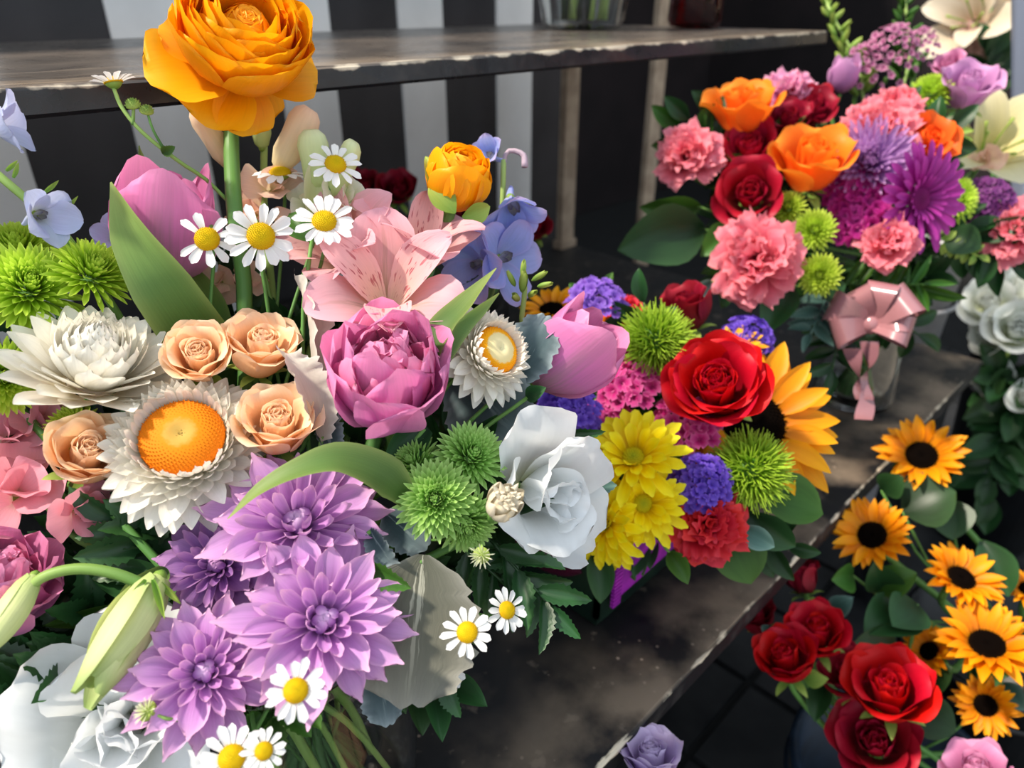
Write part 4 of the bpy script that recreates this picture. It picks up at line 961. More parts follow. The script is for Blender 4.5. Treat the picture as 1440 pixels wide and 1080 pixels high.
# daisies
dz = lambda n=14, el=4, sk=(), dr=0: (lambda p, M: h_daisy(p, M, DAISY, YDISC, n, el, .205, sk, dr))
for lb, x, y, d, w, ax, fn in (
    ('feverfew daisy with a few dropped petals lying against the closed tulip', 291, 336, .352, 84, (-.1, .28, .92), dz(11, 2, (2, 5), 4)),
    ('feverfew daisy with full ring of white petals beside the ranunculus stalk', 367, 332, .350, 96, (.05, .26, 1), dz(14)),
    ('feverfew daisy in front of the pale snapdragon, tilted upward', 456, 311, .360, 84, (.02, .55, .82), dz(15)),
    ('feverfew daisy rising beside the lime snapdragon on a slim dark stalk', 472, 231, .372, 74, (.2, .62, .72), dz(12, 0)),
    ('feverfew daisy below the largest lilac chrysanthemum', 416, 971, .272, 86, (.02, .15, 1), dz(13)),
    ('feverfew daisy at the vase rim, the larger of two touching', 326, 1066, .272, 92, (-.05, .2, 1), dz(14)),
    ('feverfew daisy at the vase rim, the smaller of two touching', 371, 1056, .274, 62, (.05, .15, 1), dz(13)),
    ('feverfew daisy with long white petals beside the grey felted leaf', 657, 889, .312, 74, (.0, .12, 1), dz(12, 0)),
    ('small feverfew daisy turned aside over the bare black table', 713, 858, .330, 62, (.45, .1, .85), dz(13)),
    ('feverfew daisy mostly hidden behind the grey felted leaf', 622, 938, .332, 78, (.4, -.1, .9), dz(14)),
    ('feverfew daisy seen edge-on behind the ranunculus stalk', 394, 243, .40, 74, (0, .96, .18), dz(13, -6))):
    fl_('feverfew_daisy', lb, fn, x, y, d, w, ax, 1, sr=.0010, c=.02, group='feverfew daisies', smat=STEM, sk=.025)
t = fl_('feverfew_daisy', 'feverfew daisy seen from beneath, on a long bent stalk with two buds', dz(13, 22), 160, 117, .345, 62, (-.12, .92, -.20), None, c=.0)
stem(t, [at(160, 124, .345), at(172, 152, .346), at(200, 186, .35), at(250, 226, .36), at(300, 262, .375), at(350, 330, .39), at(390, 480, .40), BQ[1][0]], .0011, STEML, 24)
stem(t, [at(207, 158, .348), at(216, 184, .35), at(232, 212, .355)], .0007, STEM, 8, name='side_stalk'); stem(t, [at(188, 150, .347), at(187, 176, .348)], .0009, STEML, 6, name='side_stalk')
spike(t, None, [(lambda p, M: dome(p, M, 'bud', SEPAL, .5, .5, bumps=40, bs=.16), 187, 147, .347, 20, (-.1, .9, .3)), (lambda p, M: dome(p, M, 'bud', SEPAL, .5, .35, bumps=40, bs=.16), 206, 154, .348, 19, (.1, .8, .55))])
leaf('leaf', None, 'tooth', LEAF, (228, 216, .355), (246, 206, .352), 16, 0, parent=t)
for lb, x, y, d, ax in (('green feverfew bud with white tips before the lilac chrysanthemum', 207, 1000, .285, (-.85, .3, .4)), ('green feverfew bud with pale tips under the button mums', 677, 781, .325, (-.2, -.3, .8))):
    t = empty('feverfew_bud', lb, 'flower', axis_frame(at(x, y, d), ax), 'feverfew buds')
    h_button(t, SCL(.009), SNAPW, 60, .6, 'bud'); dome(t, SCL(.011) @ Matrix.Rotation(math.pi, 4, 'X'), 'calyx', SEPAL, .36, .3)
    if x < 300: stem(t, [at(212, 1003, .285), at(245, 1012, .288), at(300, 1010, .31)], .0008, STEML, 8)
    else: stem(t, [at(677, 781, .328), at(670, 760, .34), at(600, 760, .37)], .0008, STEML, 8)
# felted and other leaves
leaf('dusty_miller_leaf', 'large pale grey felted leaf with lobed edge beside the lilac chrysanthemum', 'lobe', DUSTY, (595, 780, .33), (572, 992, .312), 168, -6, bq=1)
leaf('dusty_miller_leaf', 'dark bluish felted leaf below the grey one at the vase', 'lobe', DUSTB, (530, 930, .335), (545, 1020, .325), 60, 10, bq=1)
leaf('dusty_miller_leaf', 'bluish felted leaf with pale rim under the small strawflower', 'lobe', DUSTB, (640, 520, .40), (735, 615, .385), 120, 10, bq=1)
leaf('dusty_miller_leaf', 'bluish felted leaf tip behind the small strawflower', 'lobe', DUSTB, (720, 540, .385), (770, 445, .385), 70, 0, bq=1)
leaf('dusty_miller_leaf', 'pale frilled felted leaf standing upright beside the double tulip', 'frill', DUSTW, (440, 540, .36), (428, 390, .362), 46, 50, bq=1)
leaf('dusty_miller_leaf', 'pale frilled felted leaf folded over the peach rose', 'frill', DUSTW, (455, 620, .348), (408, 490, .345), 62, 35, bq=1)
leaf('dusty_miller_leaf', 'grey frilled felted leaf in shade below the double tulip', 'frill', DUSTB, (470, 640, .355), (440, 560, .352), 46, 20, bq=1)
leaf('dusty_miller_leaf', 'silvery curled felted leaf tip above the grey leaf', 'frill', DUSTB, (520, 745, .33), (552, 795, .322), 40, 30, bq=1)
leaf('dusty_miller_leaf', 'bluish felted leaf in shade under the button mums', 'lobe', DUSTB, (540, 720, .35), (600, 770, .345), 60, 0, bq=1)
for lb, a, b, w, mt, k in (
    ('toothed green leaf crossing the top of the grey felted leaf', (510, 795, .32), (578, 828, .315), 34, LEAF, 'tooth'),
    ('toothed dark leaf tip hanging below the grey felted leaf', (620, 960, .33), (648, 1010, .325), 26, FERN, 'tooth'),
    ('toothed green leaf at the edge of the white lisianthus', (790, 610, .40), (852, 607, .395), 18, FERN, 'tooth'),
    ('bluish toothed leaf between white lisianthus and yellow mums', (812, 690, .40), (868, 682, .395), 30, BLEAF, 'tooth'),
    ('small dark leaf between strawflower and sideways tulip', (740, 560, .38), (768, 545, .37), 24, DLEAF, 'oval'),
    ('broad green leaf lying beside the deep pink tulip', (250, 830, .345), (120, 800, .345), 60, DLEAF, 'tulip'),
    ('long green leaf below the lisianthus bud stalk', (210, 850, .35), (60, 880, .34), 28, LEAF, 'tulip'),
    ('green leaf tucked beside the daisies and snapdragon', (440, 340, .375), (405, 300, .38), 40, LEAF, 'oval'),
    ('dark folded leaf under the double tulip', (600, 600, .355), (540, 660, .35), 50, DLEAF, 'tulip')):
    leaf('green_leaf', lb, k, mt, a, b, w, jit(15), bq=1)
sprig('fern_sprig', 'dark leatherleaf fern hanging over the table below the white lisianthus', (690, 760, .36), (772, 850, .35), 9, .011, .030, FERN, 'tooth', spread=40)
sprig('fern_sprig', 'dark leatherleaf fern below the strawflower bud', (640, 760, .365), (720, 830, .36), 9, .010, .026, FERN, 'tooth', spread=45)
sprig('fern_sprig', 'dark toothed fern sprig below the orange-disc strawflower', (260, 800, .36), (160, 730, .345), 9, .014, .030, FERN, 'tooth', spread=50)
sprig('fern_sprig', 'dark toothed fern sprig beside the pink stock florets', (250, 790, .365), (215, 700, .35), 7, .014, .028, FERN, 'tooth', spread=50)
sprig('fern_sprig', 'feverfew foliage at the vase rim below the chrysanthemums', (400, 900, .34), (385, 1010, .315), 9, .014, .028, LEAF, 'tooth', spread=50)
sprig('fern_sprig', 'dark leaf fronds overhanging the table beside the white lisianthus', (130, 930, .34), (15, 960, .33), 9, .012, .032, FERN, 'tooth', spread=45)
sprig('fern_sprig', 'dark leaf fronds below the lisianthus buds', (120, 880, .35), (40, 900, .345), 9, .010, .024, FERN, 'tooth', spread=45)

for i in range(11):
    a = i * 2.4 + .4; q = .047 * math.sqrt((i + 2) / 13)
    p = V1 + Vector((q * math.cos(a), q * math.sin(a), .010))
    t = empty('cut_stem', 'green stem standing in the glass vase of the pastel bouquet', 'stem', Matrix.Translation(p), 'stems in the pastel vase')
    stem(t, [p, p + Vector((-q * math.cos(a + .6) * .5, -q * math.sin(a + .6) * .5, .07)), p + Vector((-q * 1.3 * math.cos(a + .5), -q * 1.3 * math.sin(a + .5), .145))], .0028 if i % 2 else .0020, STEML if i % 3 else STEM, 8)
# ------------------------------------------------------------------ more petal colours
ROSER = petal_mat('rose_red', [(0, '7a0012'), (.5, 'b80018'), (1, 'd00a22')], edge='e02a38', edge_w=.35, vein=.12, trans=.25, vary=.08, rough=.5)
ROSEC = petal_mat('rose_crimson', [(0, '5c0418'), (.5, '960a26'), (1, 'b01030')], edge='c42c48', edge_w=.4, vein=.12, trans=.22, vary=.08)
ROSED = petal_mat('rose_burgundy', [(0, '480414'), (.5, '7c0a22'), (1, '98102c')], edge='b0283e', edge_w=.4, vein=.12, trans=.22, vary=.08)
ROSEO = petal_mat('rose_orange', [(0, 'e8702c'), (.5, 'f77c20'), (1, 'ff8c1e')], edge='ffa63c', edge_w=.5, vein=.1, trans=.34, vary=.05)
ROSEOR = petal_mat('rose_vermilion', [(0, 'd84a18'), (.5, 'ee5a1c'), (1, 'f66a22')], edge='ff8234', edge_w=.5, vein=.1, trans=.3, vary=.05)
ROSEL = petal_mat('rose_lilac', [(0, 'a8689c'), (.5, 'c586bc'), (1, 'd296c8')], edge='e8b6dc', edge_w=.5, vein=.1, trans=.3, vary=.05)
ROSELV = petal_mat('rose_lavender', [(0, 'a890c8'), (.5, 'c8b0dc'), (1, 'd0bce2')], edge='e4d6f0', edge_w=.5, vein=.1, trans=.3, vary=.05)
ROSEP = petal_mat('rose_pink', [(0, 'b05c8c'), (.5, 'd07cac'), (1, 'dc90ba')], edge='eaaecc', edge_w=.5, vein=.1, trans=.3, vary=.05)
ROSEW = petal_mat('rose_white', [(0, 'c8d0a0'), (.4, 'e4e8dc'), (1, 'eef0ea')], edge='f6f6f2', edge_w=.4, vein=.08, trans=.3, vary=.04)
SUNP = petal_mat('sunflower_gold', [(0, 'd07800'), (.4, 'f59c00'), (1, 'ffb208')], edge='ffc020', edge_w=.3, vein=.2, veinf=12, trans=.34, vary=.1)
SUNP2 = petal_mat('sunflower_amber', [(0, 'c06a00'), (.4, 'ee8e00'), (1, 'f8a406')], edge='ffb41a', edge_w=.3, vein=.22, veinf=12, trans=.3, vary=.12)
SDARK = disc_mat('sunflower_disc', [(.0, '080504'), (.7, '0c0705'), (1, '1c1006')], 1.0); SDARK.node_tree.nodes['Principled BSDF'].inputs['Specular IOR Level'].default_value = .02
YMUM = petal_mat('mum_yellow', [(0, 'e0bc00'), (.4, 'ffe000'), (1, 'fff010')], edge='fff650', edge_w=.3, vein=.14, trans=.36, vary=.07)
YMD = disc_mat('mum_yellow_disc', [(.0, '9aa010'), (1, 'd8c000')])
FUZZ = petal_mat('dianthus_green', [(0, '4c7c10'), (.5, '9cc42a'), (1, 'c2e04c')], vein=.1, trans=.3, vary=.0)
STAT = petal_mat('statice_violet', [(0, '4a2ca0'), (.5, '5f3cb8'), (1, '7a58cc')], vein=.15, trans=.3, vary=.0)
STATP = petal_mat('statice_purple', [(0, '6a3cae'), (.5, '8456c6'), (1, '9a70d6')], vein=.15, trans=.3, vary=.0)
HOTP = petal_mat('dianthus_hot_pink', [(0, '9c0c5c'), (.5, 'd02484'), (1, 'e458a4')], edge='f090c0', edge_w=.4, vein=.15, trans=.3, vary=.0)
MAGD = petal_mat('dianthus_magenta', [(0, '7a0c58'), (.5, 'b01880'), (1, 'd03c9c')], vein=.15, trans=.3, vary=.0)
CARR = petal_mat('carnation_red', [(0, '800414'), (.5, 'b80c20'), (1, 'd82436')], edge='ee4a54', edge_w=.5, vein=.12, trans=.26, vary=.08)
CARP = petal_mat('carnation_pink', [(0, 'c83e5a'), (.5, 'e8627a'), (1, 'f17e90')], edge='f9a8b0', edge_w=.5, vein=.12, trans=.34, vary=.08)
CARL = petal_mat('carnation_lilac_pink', [(0, 'b060b0'), (.5, 'd488cc'), (1, 'ee9cc0')], edge='f4b8cc', edge_w=.6, vein=.12, trans=.34, vary=.08)
GERB = petal_mat('gerbera_magenta', [(0, '7a0c60'), (.4, '9a1c84'), (1, 'b43aa0')], edge='c44cb0', edge_w=.3, vein=.2, trans=.3, vary=.1)
GERD = disc_mat('gerbera_disc', [(.0, '6a1450'), (1, '8a1c6c')])
MUML2 = petal_mat('mum_lilac_pale', [(0, '9860b0'), (.5, 'b884c8'), (1, 'd4a8dc')], vein=.15, trans=.32, vary=.0)
WAX = petal_mat('waxflower_mauve', [(0, '8c3c70'), (.5, 'b0608c'), (1, 'd09ab4')], vein=.15, trans=.3, vary=.0)
DPUR = petal_mat('trachelium_plum', [(0, '4a1850'), (.5, '6c2c70'), (1, '8a4488')], vein=.15, trans=.25, vary=.0)
LILY = petal_mat('lily_cream', [(0, 'b8c070'), (.3, 'e8dc98'), (1, 'efe6bc')], edge='f4eed0', edge_w=.4, vein=.14, trans=.34, vary=.04)
LILYW = petal_mat('lily_blush', [(0, 'd8b890'), (.3, 'e0c8ac'), (1, 'e8dcc4')], edge='eee6d6', edge_w=.4, vein=.14, trans=.3, vary=.04)
BLUSH = petal_mat('hydrangea_blush', [(0, 'a07870'), (.5, 'bc948a'), (1, 'ccaaa0')], vein=.14, trans=.3, vary=.0)

# ------------------------------------------------------------------ the bright bouquet in the leaf-wrapped cube
cv = empty('cube_vase', 'low cube vase lined with dark leaves and wrapped in purple ribbon', 'vase', Matrix.Translation((.385, .295, .0005)))
DKG = simple_mat('dark_leaf_lining', '10201a', '1c3022', scale=25, rough=.3, spec=.6)
h = .064; mb = MB()
mb.box((-h, -h, 0), (h, h, .006))
for a in range(4):
    Mx = Matrix.Rotation(math.pi / 2 * a, 4, 'Z'); mb.box((-h, -h, .006), (h, -h + .004, .105), Mx)
child(cv, 'body', mb.mesh('body', DKG, False), Matrix.Identity(4))
PRIB = simple_mat('purple_ribbon', 'a828b0', '841c92', scale=60, rough=.45, spec=.5)
MRIB = simple_mat('maroon_leaf', '3c0c24', '52142e', scale=40, rough=.5)
def strip(pts, hgt, n=40, wave=.0):
    V = []; F = []
    P = spline(pts, n)
    for i, p in enumerate(P):
        o = wave * math.sin(i * 2.2); V += [(p.x, p.y + o, p.z), (p.x, p.y + o, p.z + hgt), (p.x, p.y + o + .0008, p.z + hgt), (p.x, p.y + o + .0008, p.z)]
    for i in range(n):
        for j in range(4): F.append((i * 4 + j, i * 4 + (j + 1) % 4, i * 4 + 4 + (j + 1) % 4, i * 4 + 4 + j))
    F += [(0, 1, 2, 3), (n * 4 + 3, n * 4 + 2, n * 4 + 1, n * 4)]
    return V, F
V, F = strip([(-.050, -h - .0035, .016), (0, -h - .0045, .020), (.064, -h - .0035, .022)], .076)
rb = child(cv, 'ribbon_band', meshof('ribbon_band', V, F, PRIB, smooth=False), Matrix.Identity(4))
mb = MB()
for i in range(18): mb.box((-.0045, -.0015, i * .0037), (.0045, .0015, i * .0037 + .0026))
child(rb, 'picot_edge', mb.mesh('picot_edge', PRIB, False), Matrix.Translation((-.050, -h - .006, .016)))
child(cv, 'maroon_leaf', leafmesh('tulip', MRIB), Matrix.Translation((-h - .003, .05, .045)) @ Matrix.Rotation(math.pi / 2, 4, 'Y') @ Matrix.Rotation(math.pi, 4, 'Z') @ Matrix.Diagonal((.07, .10, .05, 1)))

rng = random.Random(21)
for i in range(26):
    x, y = rng.uniform(800, 1090), rng.uniform(450, 800); d = .545 + .03 * rng.random()
    if x < 860 and y > 700: continue
    a = rng.uniform(0, 6.28); r = rng.uniform(40, 70)
    sprig('foliage_sprig', 'dark green leafy filler sprig tucked into the bright cube bouquet', (940 + (x - 940) * .6, 700 + (y - 700) * .6, d + .02), (x + math.cos(a) * r * .5, y + math.sin(a) * r * .5, d), 6, .016, .034, DLEAF if i % 3 else LEAF, 'oval', 'filler foliage in the bright bouquet')
fl_('red_rose', 'large bright red rose in front of the big sunflower', lambda p, M: h_rose(p, M, ROSER, 42, .30), 1008, 543, .500, 158, (-.05, .42, .9), 2, c=.3, roll=10, sr=.003)
fl_('sunflower', 'golden sunflower mostly behind the red rose, its petals fanning out', lambda p, M: h_sun(p, M, SUNP, SDARK, 34, .2), 1062, 592, .545, 246, (.35, .30, .88), 2, c=.05, sr=.004)
for lb, x, y, d, w, ax in (('yellow chrysanthemum with wide open petals and greenish disc', 890, 640, .478, 160, (-.1, .48, .86)), ('yellow chrysanthemum overlapping the white lisianthus bouquet', 845, 735, .474, 130, (-.45, .1, .88)),
                           ('yellow chrysanthemum beside violet statice and red carnation', 905, 708, .476, 132, (.15, .0, 1)), ('yellow chrysanthemum drooping over the purple ribbon', 858, 756, .478, 112, (-.1, -.5, .8)),
                           ('yellow chrysanthemum peeping out behind the open yellow one', 835, 640, .50, 100, (-.3, .6, .7))):
    fl_('yellow_chrysanthemum', lb, lambda p, M: h_ymum(p, M, YMUM, YMD), x, y, d, w, ax, 2, c=.06, group='yellow chrysanthemums')
for lb, x, y, d, w in (('fuzzy lime green dianthus ball behind the red rose', 922, 480, .530, 112), ('fuzzy lime green dianthus ball beneath the sunflower', 1055, 662, .500, 122)):
    fl_('green_dianthus_ball', lb, lambda p, M: h_fuzz(p, M, FUZZ, 620), x, y, d, w, (.1, .5, .8), 2, c=0)
for lb, x, y, d, w, ax, mt in (('violet statice tuft above the sideways tulip', 838, 424, .56, 92, (0, .8, .5), STATP), ('violet statice tuft between yellow chrysanthemum and red carnation', 985, 678, .485, 92, (.05, .35, .9), STAT),
                               ('violet statice tuft behind the red rose', 1050, 472, .585, 78, (.1, .7, .6), STAT), ('violet statice tuft behind the white lisianthus', 795, 580, .50, 100, (-.2, .5, .8), STAT), ('small violet statice tuft above the yellow chrysanthemums', 820, 600, .505, 60, (0, .6, .8), STAT)):
    fl_('violet_statice', lb, lambda p, M, mt=mt: h_cluster(p, M, mt, 60, 'st', .10, .8), x, y, d, w, ax, 2, c=.15, group='violet statice')
fl_('red_carnation', 'red carnation with ruffled petals at the side of the cube bouquet', lambda p, M: h_carnation(p, M, CARR, 34), 995, 732, .482, 118, (.1, .1, .95), 2, c=.3)
fl_('red_carnation', 'small red carnation far back in the cube bouquet', lambda p, M: h_carnation(p, M, CARR, 24), 880, 432, .60, 62, (0, .7, .6), 2, c=.3)
fl_('red_rose', 'dark red rose bud behind the lime dianthus ball', lambda p, M: h_rose(p, M, ROSED, 18, .0), 966, 430, .60, 92, (-.2, .85, .4), 2, c=.35)
for lb, x, y, d, w, ax in (('hot pink dianthus cluster behind the yellow chrysanthemums', 885, 535, .53, 95, (-.1, .6, .8)), ('hot pink dianthus cluster under the red rose', 962, 592, .515, 100, (0, .5, .8)), ('hot pink dianthus cluster beside the sideways tulip', 868, 500, .545, 70, (-.2, .7, .7)), ('hot pink dianthus cluster above the open yellow chrysanthemum', 850, 590, .53, 80, (-.2, .5, .8))):
    fl_('hot_pink_dianthus', lb, lambda p, M: h_cluster(p, M, HOTP, 34, 'hp', .14, .5), x, y, d, w, ax, 2, c=.12, group='hot pink dianthus')
fl_('sunflower', 'small golden sunflower behind violet statice, mostly hidden', lambda p, M: h_sun(p, M, SUNP, SDARK, 26), 862, 462, .60, 105, (-.1, .7, .6), 2, c=.05)
fl_('sunflower', 'small golden sunflower behind the green bud spike, mostly hidden', lambda p, M: h_sun(p, M, SUNP, SDARK, 24), 775, 432, .60, 92, (-.1, .8, .5), 2, c=.05)
fl_('sunflower', 'small golden sunflower peeking out above the red rose', lambda p, M: h_sun(p, M, SUNP, SDARK, 24), 1030, 492, .57, 90, (-.1, .6, .7), 2, c=.05)
for lb, a, b, w, mt in (('broad pale green leaf below the lime dianthus ball', (1062, 690, .52), (1160, 722, .515), 74, LEAF), ('broad green leaf beneath the red carnation', (1020, 745, .51), (1058, 822, .50), 76, LEAF),
                        ('small bright green leaf beside the red carnation', (1040, 740, .495), (1090, 770, .49), 34, BLEAF), ('dark leaf hanging over the purple ribbon', (940, 775, .49), (968, 822, .475), 30, LEAF),
                        ('dark leaf at the corner of the cube vase', (838, 770, .485), (845, 850, .475), 40, DLEAF), ('dark green leaf between carnation and pale leaf', (1050, 720, .515), (1120, 770, .51), 50, DLEAF),
                        ('pale green leaf above the violet statice', (845, 420, .57), (862, 382, .57), 16, LEAF), ('small green leaf beside the violet statice', (820, 415, .57), (800, 398, .57), 16, LEAF)):
    leaf('green_leaf', lb, 'oval', mt, a, b, w, jit(20), bq=2)
# ------------------------------------------------------------------ the rose and carnation bouquet further along the table
rng = random.Random(31)
for i in range(34):
    x, y = rng.uniform(960, 1310), rng.uniform(170, 420); d = .73 + .04 * rng.random()
    a = rng.uniform(0, 6.28); r = rng.uniform(40, 70)
    sprig('foliage_sprig', 'dark green leafy filler sprig tucked into the rose and carnation bouquet', (1180 + (x - 1180) * .6, 330 + (y - 330) * .6, d + .03), (x + math.cos(a) * r * .5, y + math.sin(a) * r * .5, d), 6, .022, .046, DLEAF if i % 4 else LEAF, 'oval', 'filler foliage in the rose and carnation bouquet')
def roses(items, nm, N, group=None, bq=3, sr=.0025):
    for lb, x, y, d, w, ax, mt, op in items: fl_(nm, lb, lambda p, M, mt=mt, op=op: h_rose(p, M, mt, N, op), x, y, d, w, ax, bq, c=.32, group=group, sr=sr)
roses((('open orange rose facing up at the top of the carnation bouquet', 1044, 145, .72, 124, (-.1, .93, .3), ROSEO, .55),
       ('orange rose with one petal bent outward in the middle of the bouquet', 1145, 222, .68, 138, (.05, .82, .5), ROSEO, .45)), 'orange_rose', 20)
roses((('vermilion rose half hidden behind a pink carnation', 1302, 198, .72, 92, (.4, .6, .7), ROSEOR, .3),), 'orange_rose', 16)
roses((('crimson rose above the largest pink carnation', 1054, 272, .68, 112, (-.05, .35, .92), ROSEC, .4), ('crimson rose between the two orange roses', 1055, 208, .72, 100, (-.2, .6, .7), ROSEC, .4),
       ('crimson rose behind the orange rose, near the lilac carnation', 1140, 152, .75, 90, (.1, .7, .6), ROSED, .5), ('crimson rose peeping between orange rose and pink carnation', 1110, 168, .74, 74, (0, .7, .6), ROSED, .4)), 'crimson_rose', 22, 'crimson roses in the carnation bouquet')
roses((('lilac rose beside the cream lily', 1362, 122, .74, 94, (.1, .8, .5), ROSEL, .3),), 'lilac_rose', 20)
roses((('small pink rosebud behind the lilac rose', 1334, 94, .78, 52, (-.3, .7, .6), ROSEP, .1),), 'pink_rose', 16)
for lb, x, y, d, w, ax, mt, n in (
    ('largest pink carnation, below the crimson rose', 1064, 364, .64, 132, (-.05, .15, .97), CARP, 32), ('pink carnation standing apart at the side of the bouquet', 965, 212, .70, 96, (-.15, .45, .85), CARP, 28),
    ('small pink carnation with a loose outer petal beside the gerbera', 1250, 338, .66, 82, (.05, .2, .95), CARP, 24), ('pink carnation above the lilac chrysanthemum', 1232, 178, .69, 108, (0, .5, .85), CARP, 30),
    ('pink carnation behind another, near the lime button', 1262, 146, .73, 78, (.1, .7, .7), CARP, 24), ('lilac-pink carnation behind the open orange rose', 1112, 124, .76, 84, (.1, .7, .6), CARL, 26), ('pink carnation beside the plum trachelium', 1425, 318, .72, 92, (.1, .4, .9), CARP, 26)):
    fl_('pink_carnation', lb, lambda p, M, mt=mt, n=n: h_carnation(p, M, mt, n), x, y, d, w, ax, 3, c=.3, group='pink carnations')
fl_('lilac_spider_mum', 'lilac chrysanthemum with fringed petals under a pink carnation', lambda p, M: h_button(p, M, MUML2, 190, .25, 'li'), 1222, 228, .685, 120, (.0, .2, .97), 3, c=.12)
fl_('magenta_gerbera', 'magenta gerbera with narrow petals turned sideways', lambda p, M: h_gerbera(p, M, GERB, GERD), 1296, 280, .67, 158, (.74, .05, .66), 3, c=.04, sr=.003)
for lb, x, y, d, w, ax in (('lime button mum right under the orange rose', 1108, 290, .675, 56, (-.1, .5, .85)), ('lime button mum beside the largest carnation', 1146, 322, .66, 66, (.1, .3, .95)), ('lime button mum with dark green eye, lowest of the trio', 1152, 386, .64, 66, (.0, .1, 1)),
                           ('lime button mum behind the lilac rose', 1312, 126, .75, 62, (.1, .6, .7)), ('lime button mum behind the gerbera', 1345, 280, .71, 76, (.6, .2, .8))):
    fl_('green_button_mum', lb, lambda p, M: h_button(p, M, LIME, 180, 0, 'b3', .1), x, y, d, w, ax, 3, c=.12, group='lime button mums in the carnation bouquet')
for lb, x, y, d, w, ax in (('magenta dianthus cluster under the lilac chrysanthemum', 1200, 262, .69, 86, (-.1, .4, .9)), ('magenta dianthus cluster beside the small pink carnation', 1205, 305, .68, 80, (-.1, .2, .95))):
    fl_('magenta_dianthus', lb, lambda p, M: h_cluster(p, M, MAGD, 30, 'mg', .15, .4), x, y, d, w, ax, 3, c=.12, group='magenta dianthus')
for lb, x, y, d, w in (('mauve waxflower spray behind the pink carnations', 1250, 92, .79, 90), ('mauve waxflower spray beside the snapdragon spire', 1215, 108, .80, 76), ('mauve waxflower tips near the pink rosebud', 1292, 78, .80, 60)):
    fl_('mauve_waxflower', lb, lambda p, M: h_cluster(p, M, WAX, 60, 'wx', .06, 1.6), x, y, d, w, (0, .8, .5), 3, c=.2, group='mauve waxflower')
fl_('plum_trachelium', 'plum coloured trachelium cluster beside the gerbera', lambda p, M: h_cluster(p, M, DPUR, 110, 'tr', .07, .7), 1385, 282, .74, 82, (.1, .5, .85), 3, c=.15)
fl_('purple_tulip_bud', 'slim purple tulip bud between snapdragon spire and carnation', lambda p, M: h_tulip(p, M, ROSEL, 0, 0), 1186, 104, .78, 52, (0, .97, .2), 3, c=.5)
for lb, x0, y0, x1, y1, d, mt in (('pale green snapdragon spire leaning away from the bouquet', 1215, 130, 1160, 0, .80, SEPAL), ('grey green snapdragon spire standing behind the waxflower', 1275, 110, 1270, -20, .84, LEAF)):
    t = empty('green_snapdragon_spire', lb, 'flower', axis_frame(at(x0, y0, d), (0, 1, 0)))
    stem(t, [at(x1, y1, d), at(x0, y0, d), at(1190, 320, d - .02), BQ[3][0], BQ[3][1]], .002, STEML, 14)
    it = []
    for k in range(26):
        f = k / 25; a = k * 137.5; w = 16 + 14 * f
        it.append((lambda p, M: h_bud(p, M, mt, 2, 1, .6), x1 + (x0 - x1) * f + 10 * math.cos(R_(a)) * (.3 + f), y1 + (y0 - y1) * f, d - .006 * math.sin(R_(a)), w, (math.cos(R_(a)) * .7, .7, math.sin(R_(a)) * .4)))
    spike(t, None, it)
for lb, a, b, w, mt in (('large dark green leaf beside the pink carnation that stands apart', (990, 320, .70), (868, 352, .68), 84, DLEAF), ('mid green leaf under the pink carnation that stands apart', (985, 290, .71), (898, 292, .70), 40, LEAF),
                        ('bright narrow leaf reaching past the pink bow', (1270, 398, .69), (1362, 420, .68), 18, LEAF), ('dark leaf below the largest pink carnation', (1110, 400, .68), (1075, 470, .66), 50, DLEAF),
                        ('dark green leaf behind the gerbera', (1330, 330, .72), (1380, 350, .70), 46, DLEAF), ('dark leaf beside the crimson rose', (1040, 320, .70), (985, 360, .69), 44, LEAF), ('dark leaf above the pink bow', (1150, 410, .67), (1190, 400, .66), 40, DLEAF), ('grey green leaf over the dark red rosebud', (1000, 395, .66), (950, 425, .64), 22, BLEAF)):
    leaf('green_leaf', lb, 'oval', mt, a, b, w, jit(20), bq=3)
sprig('fern_sprig', 'pale tipped fern frond hanging under the carnation bouquet', (1170, 400, .70), (1140, 470, .68), 11, .012, .030, BLEAF, 'tooth', spread=60)
sprig('fern_sprig', 'fern frond spreading above the pink bow', (1180, 400, .69), (1300, 400, .67), 13, .010, .034, LEAF, 'tulip', spread=65)
sprig('fern_sprig', 'dark fern frond hanging beside the pink bow', (1190, 420, .70), (1170, 520, .70), 11, .014, .034, FERN, 'tooth', spread=60)
sprig('seeded_eucalyptus_sprig', 'yellowish seeded sprig below the gerbera', (1310, 330, .72), (1375, 360, .71), 13, .008, .014, SEPAL, 'oval', spread=70)
sprig('seeded_eucalyptus_sprig', 'greenish seeded sprig between vermilion rose and cream lily', (1330, 260, .74), (1350, 180, .75), 13, .008, .016, SEPAL, 'oval', spread=70)
sprig('fern_sprig', 'dark fern frond below the plum trachelium', (1330, 310, .74), (1420, 370, .74), 11, .02, .045, DLEAF, 'oval', spread=60)
sprig('fern_sprig', 'dark leafy frond behind the pink bow', (1200, 400, .74), (1290, 470, .76), 9, .02, .045, DLEAF, 'oval', spread=60)
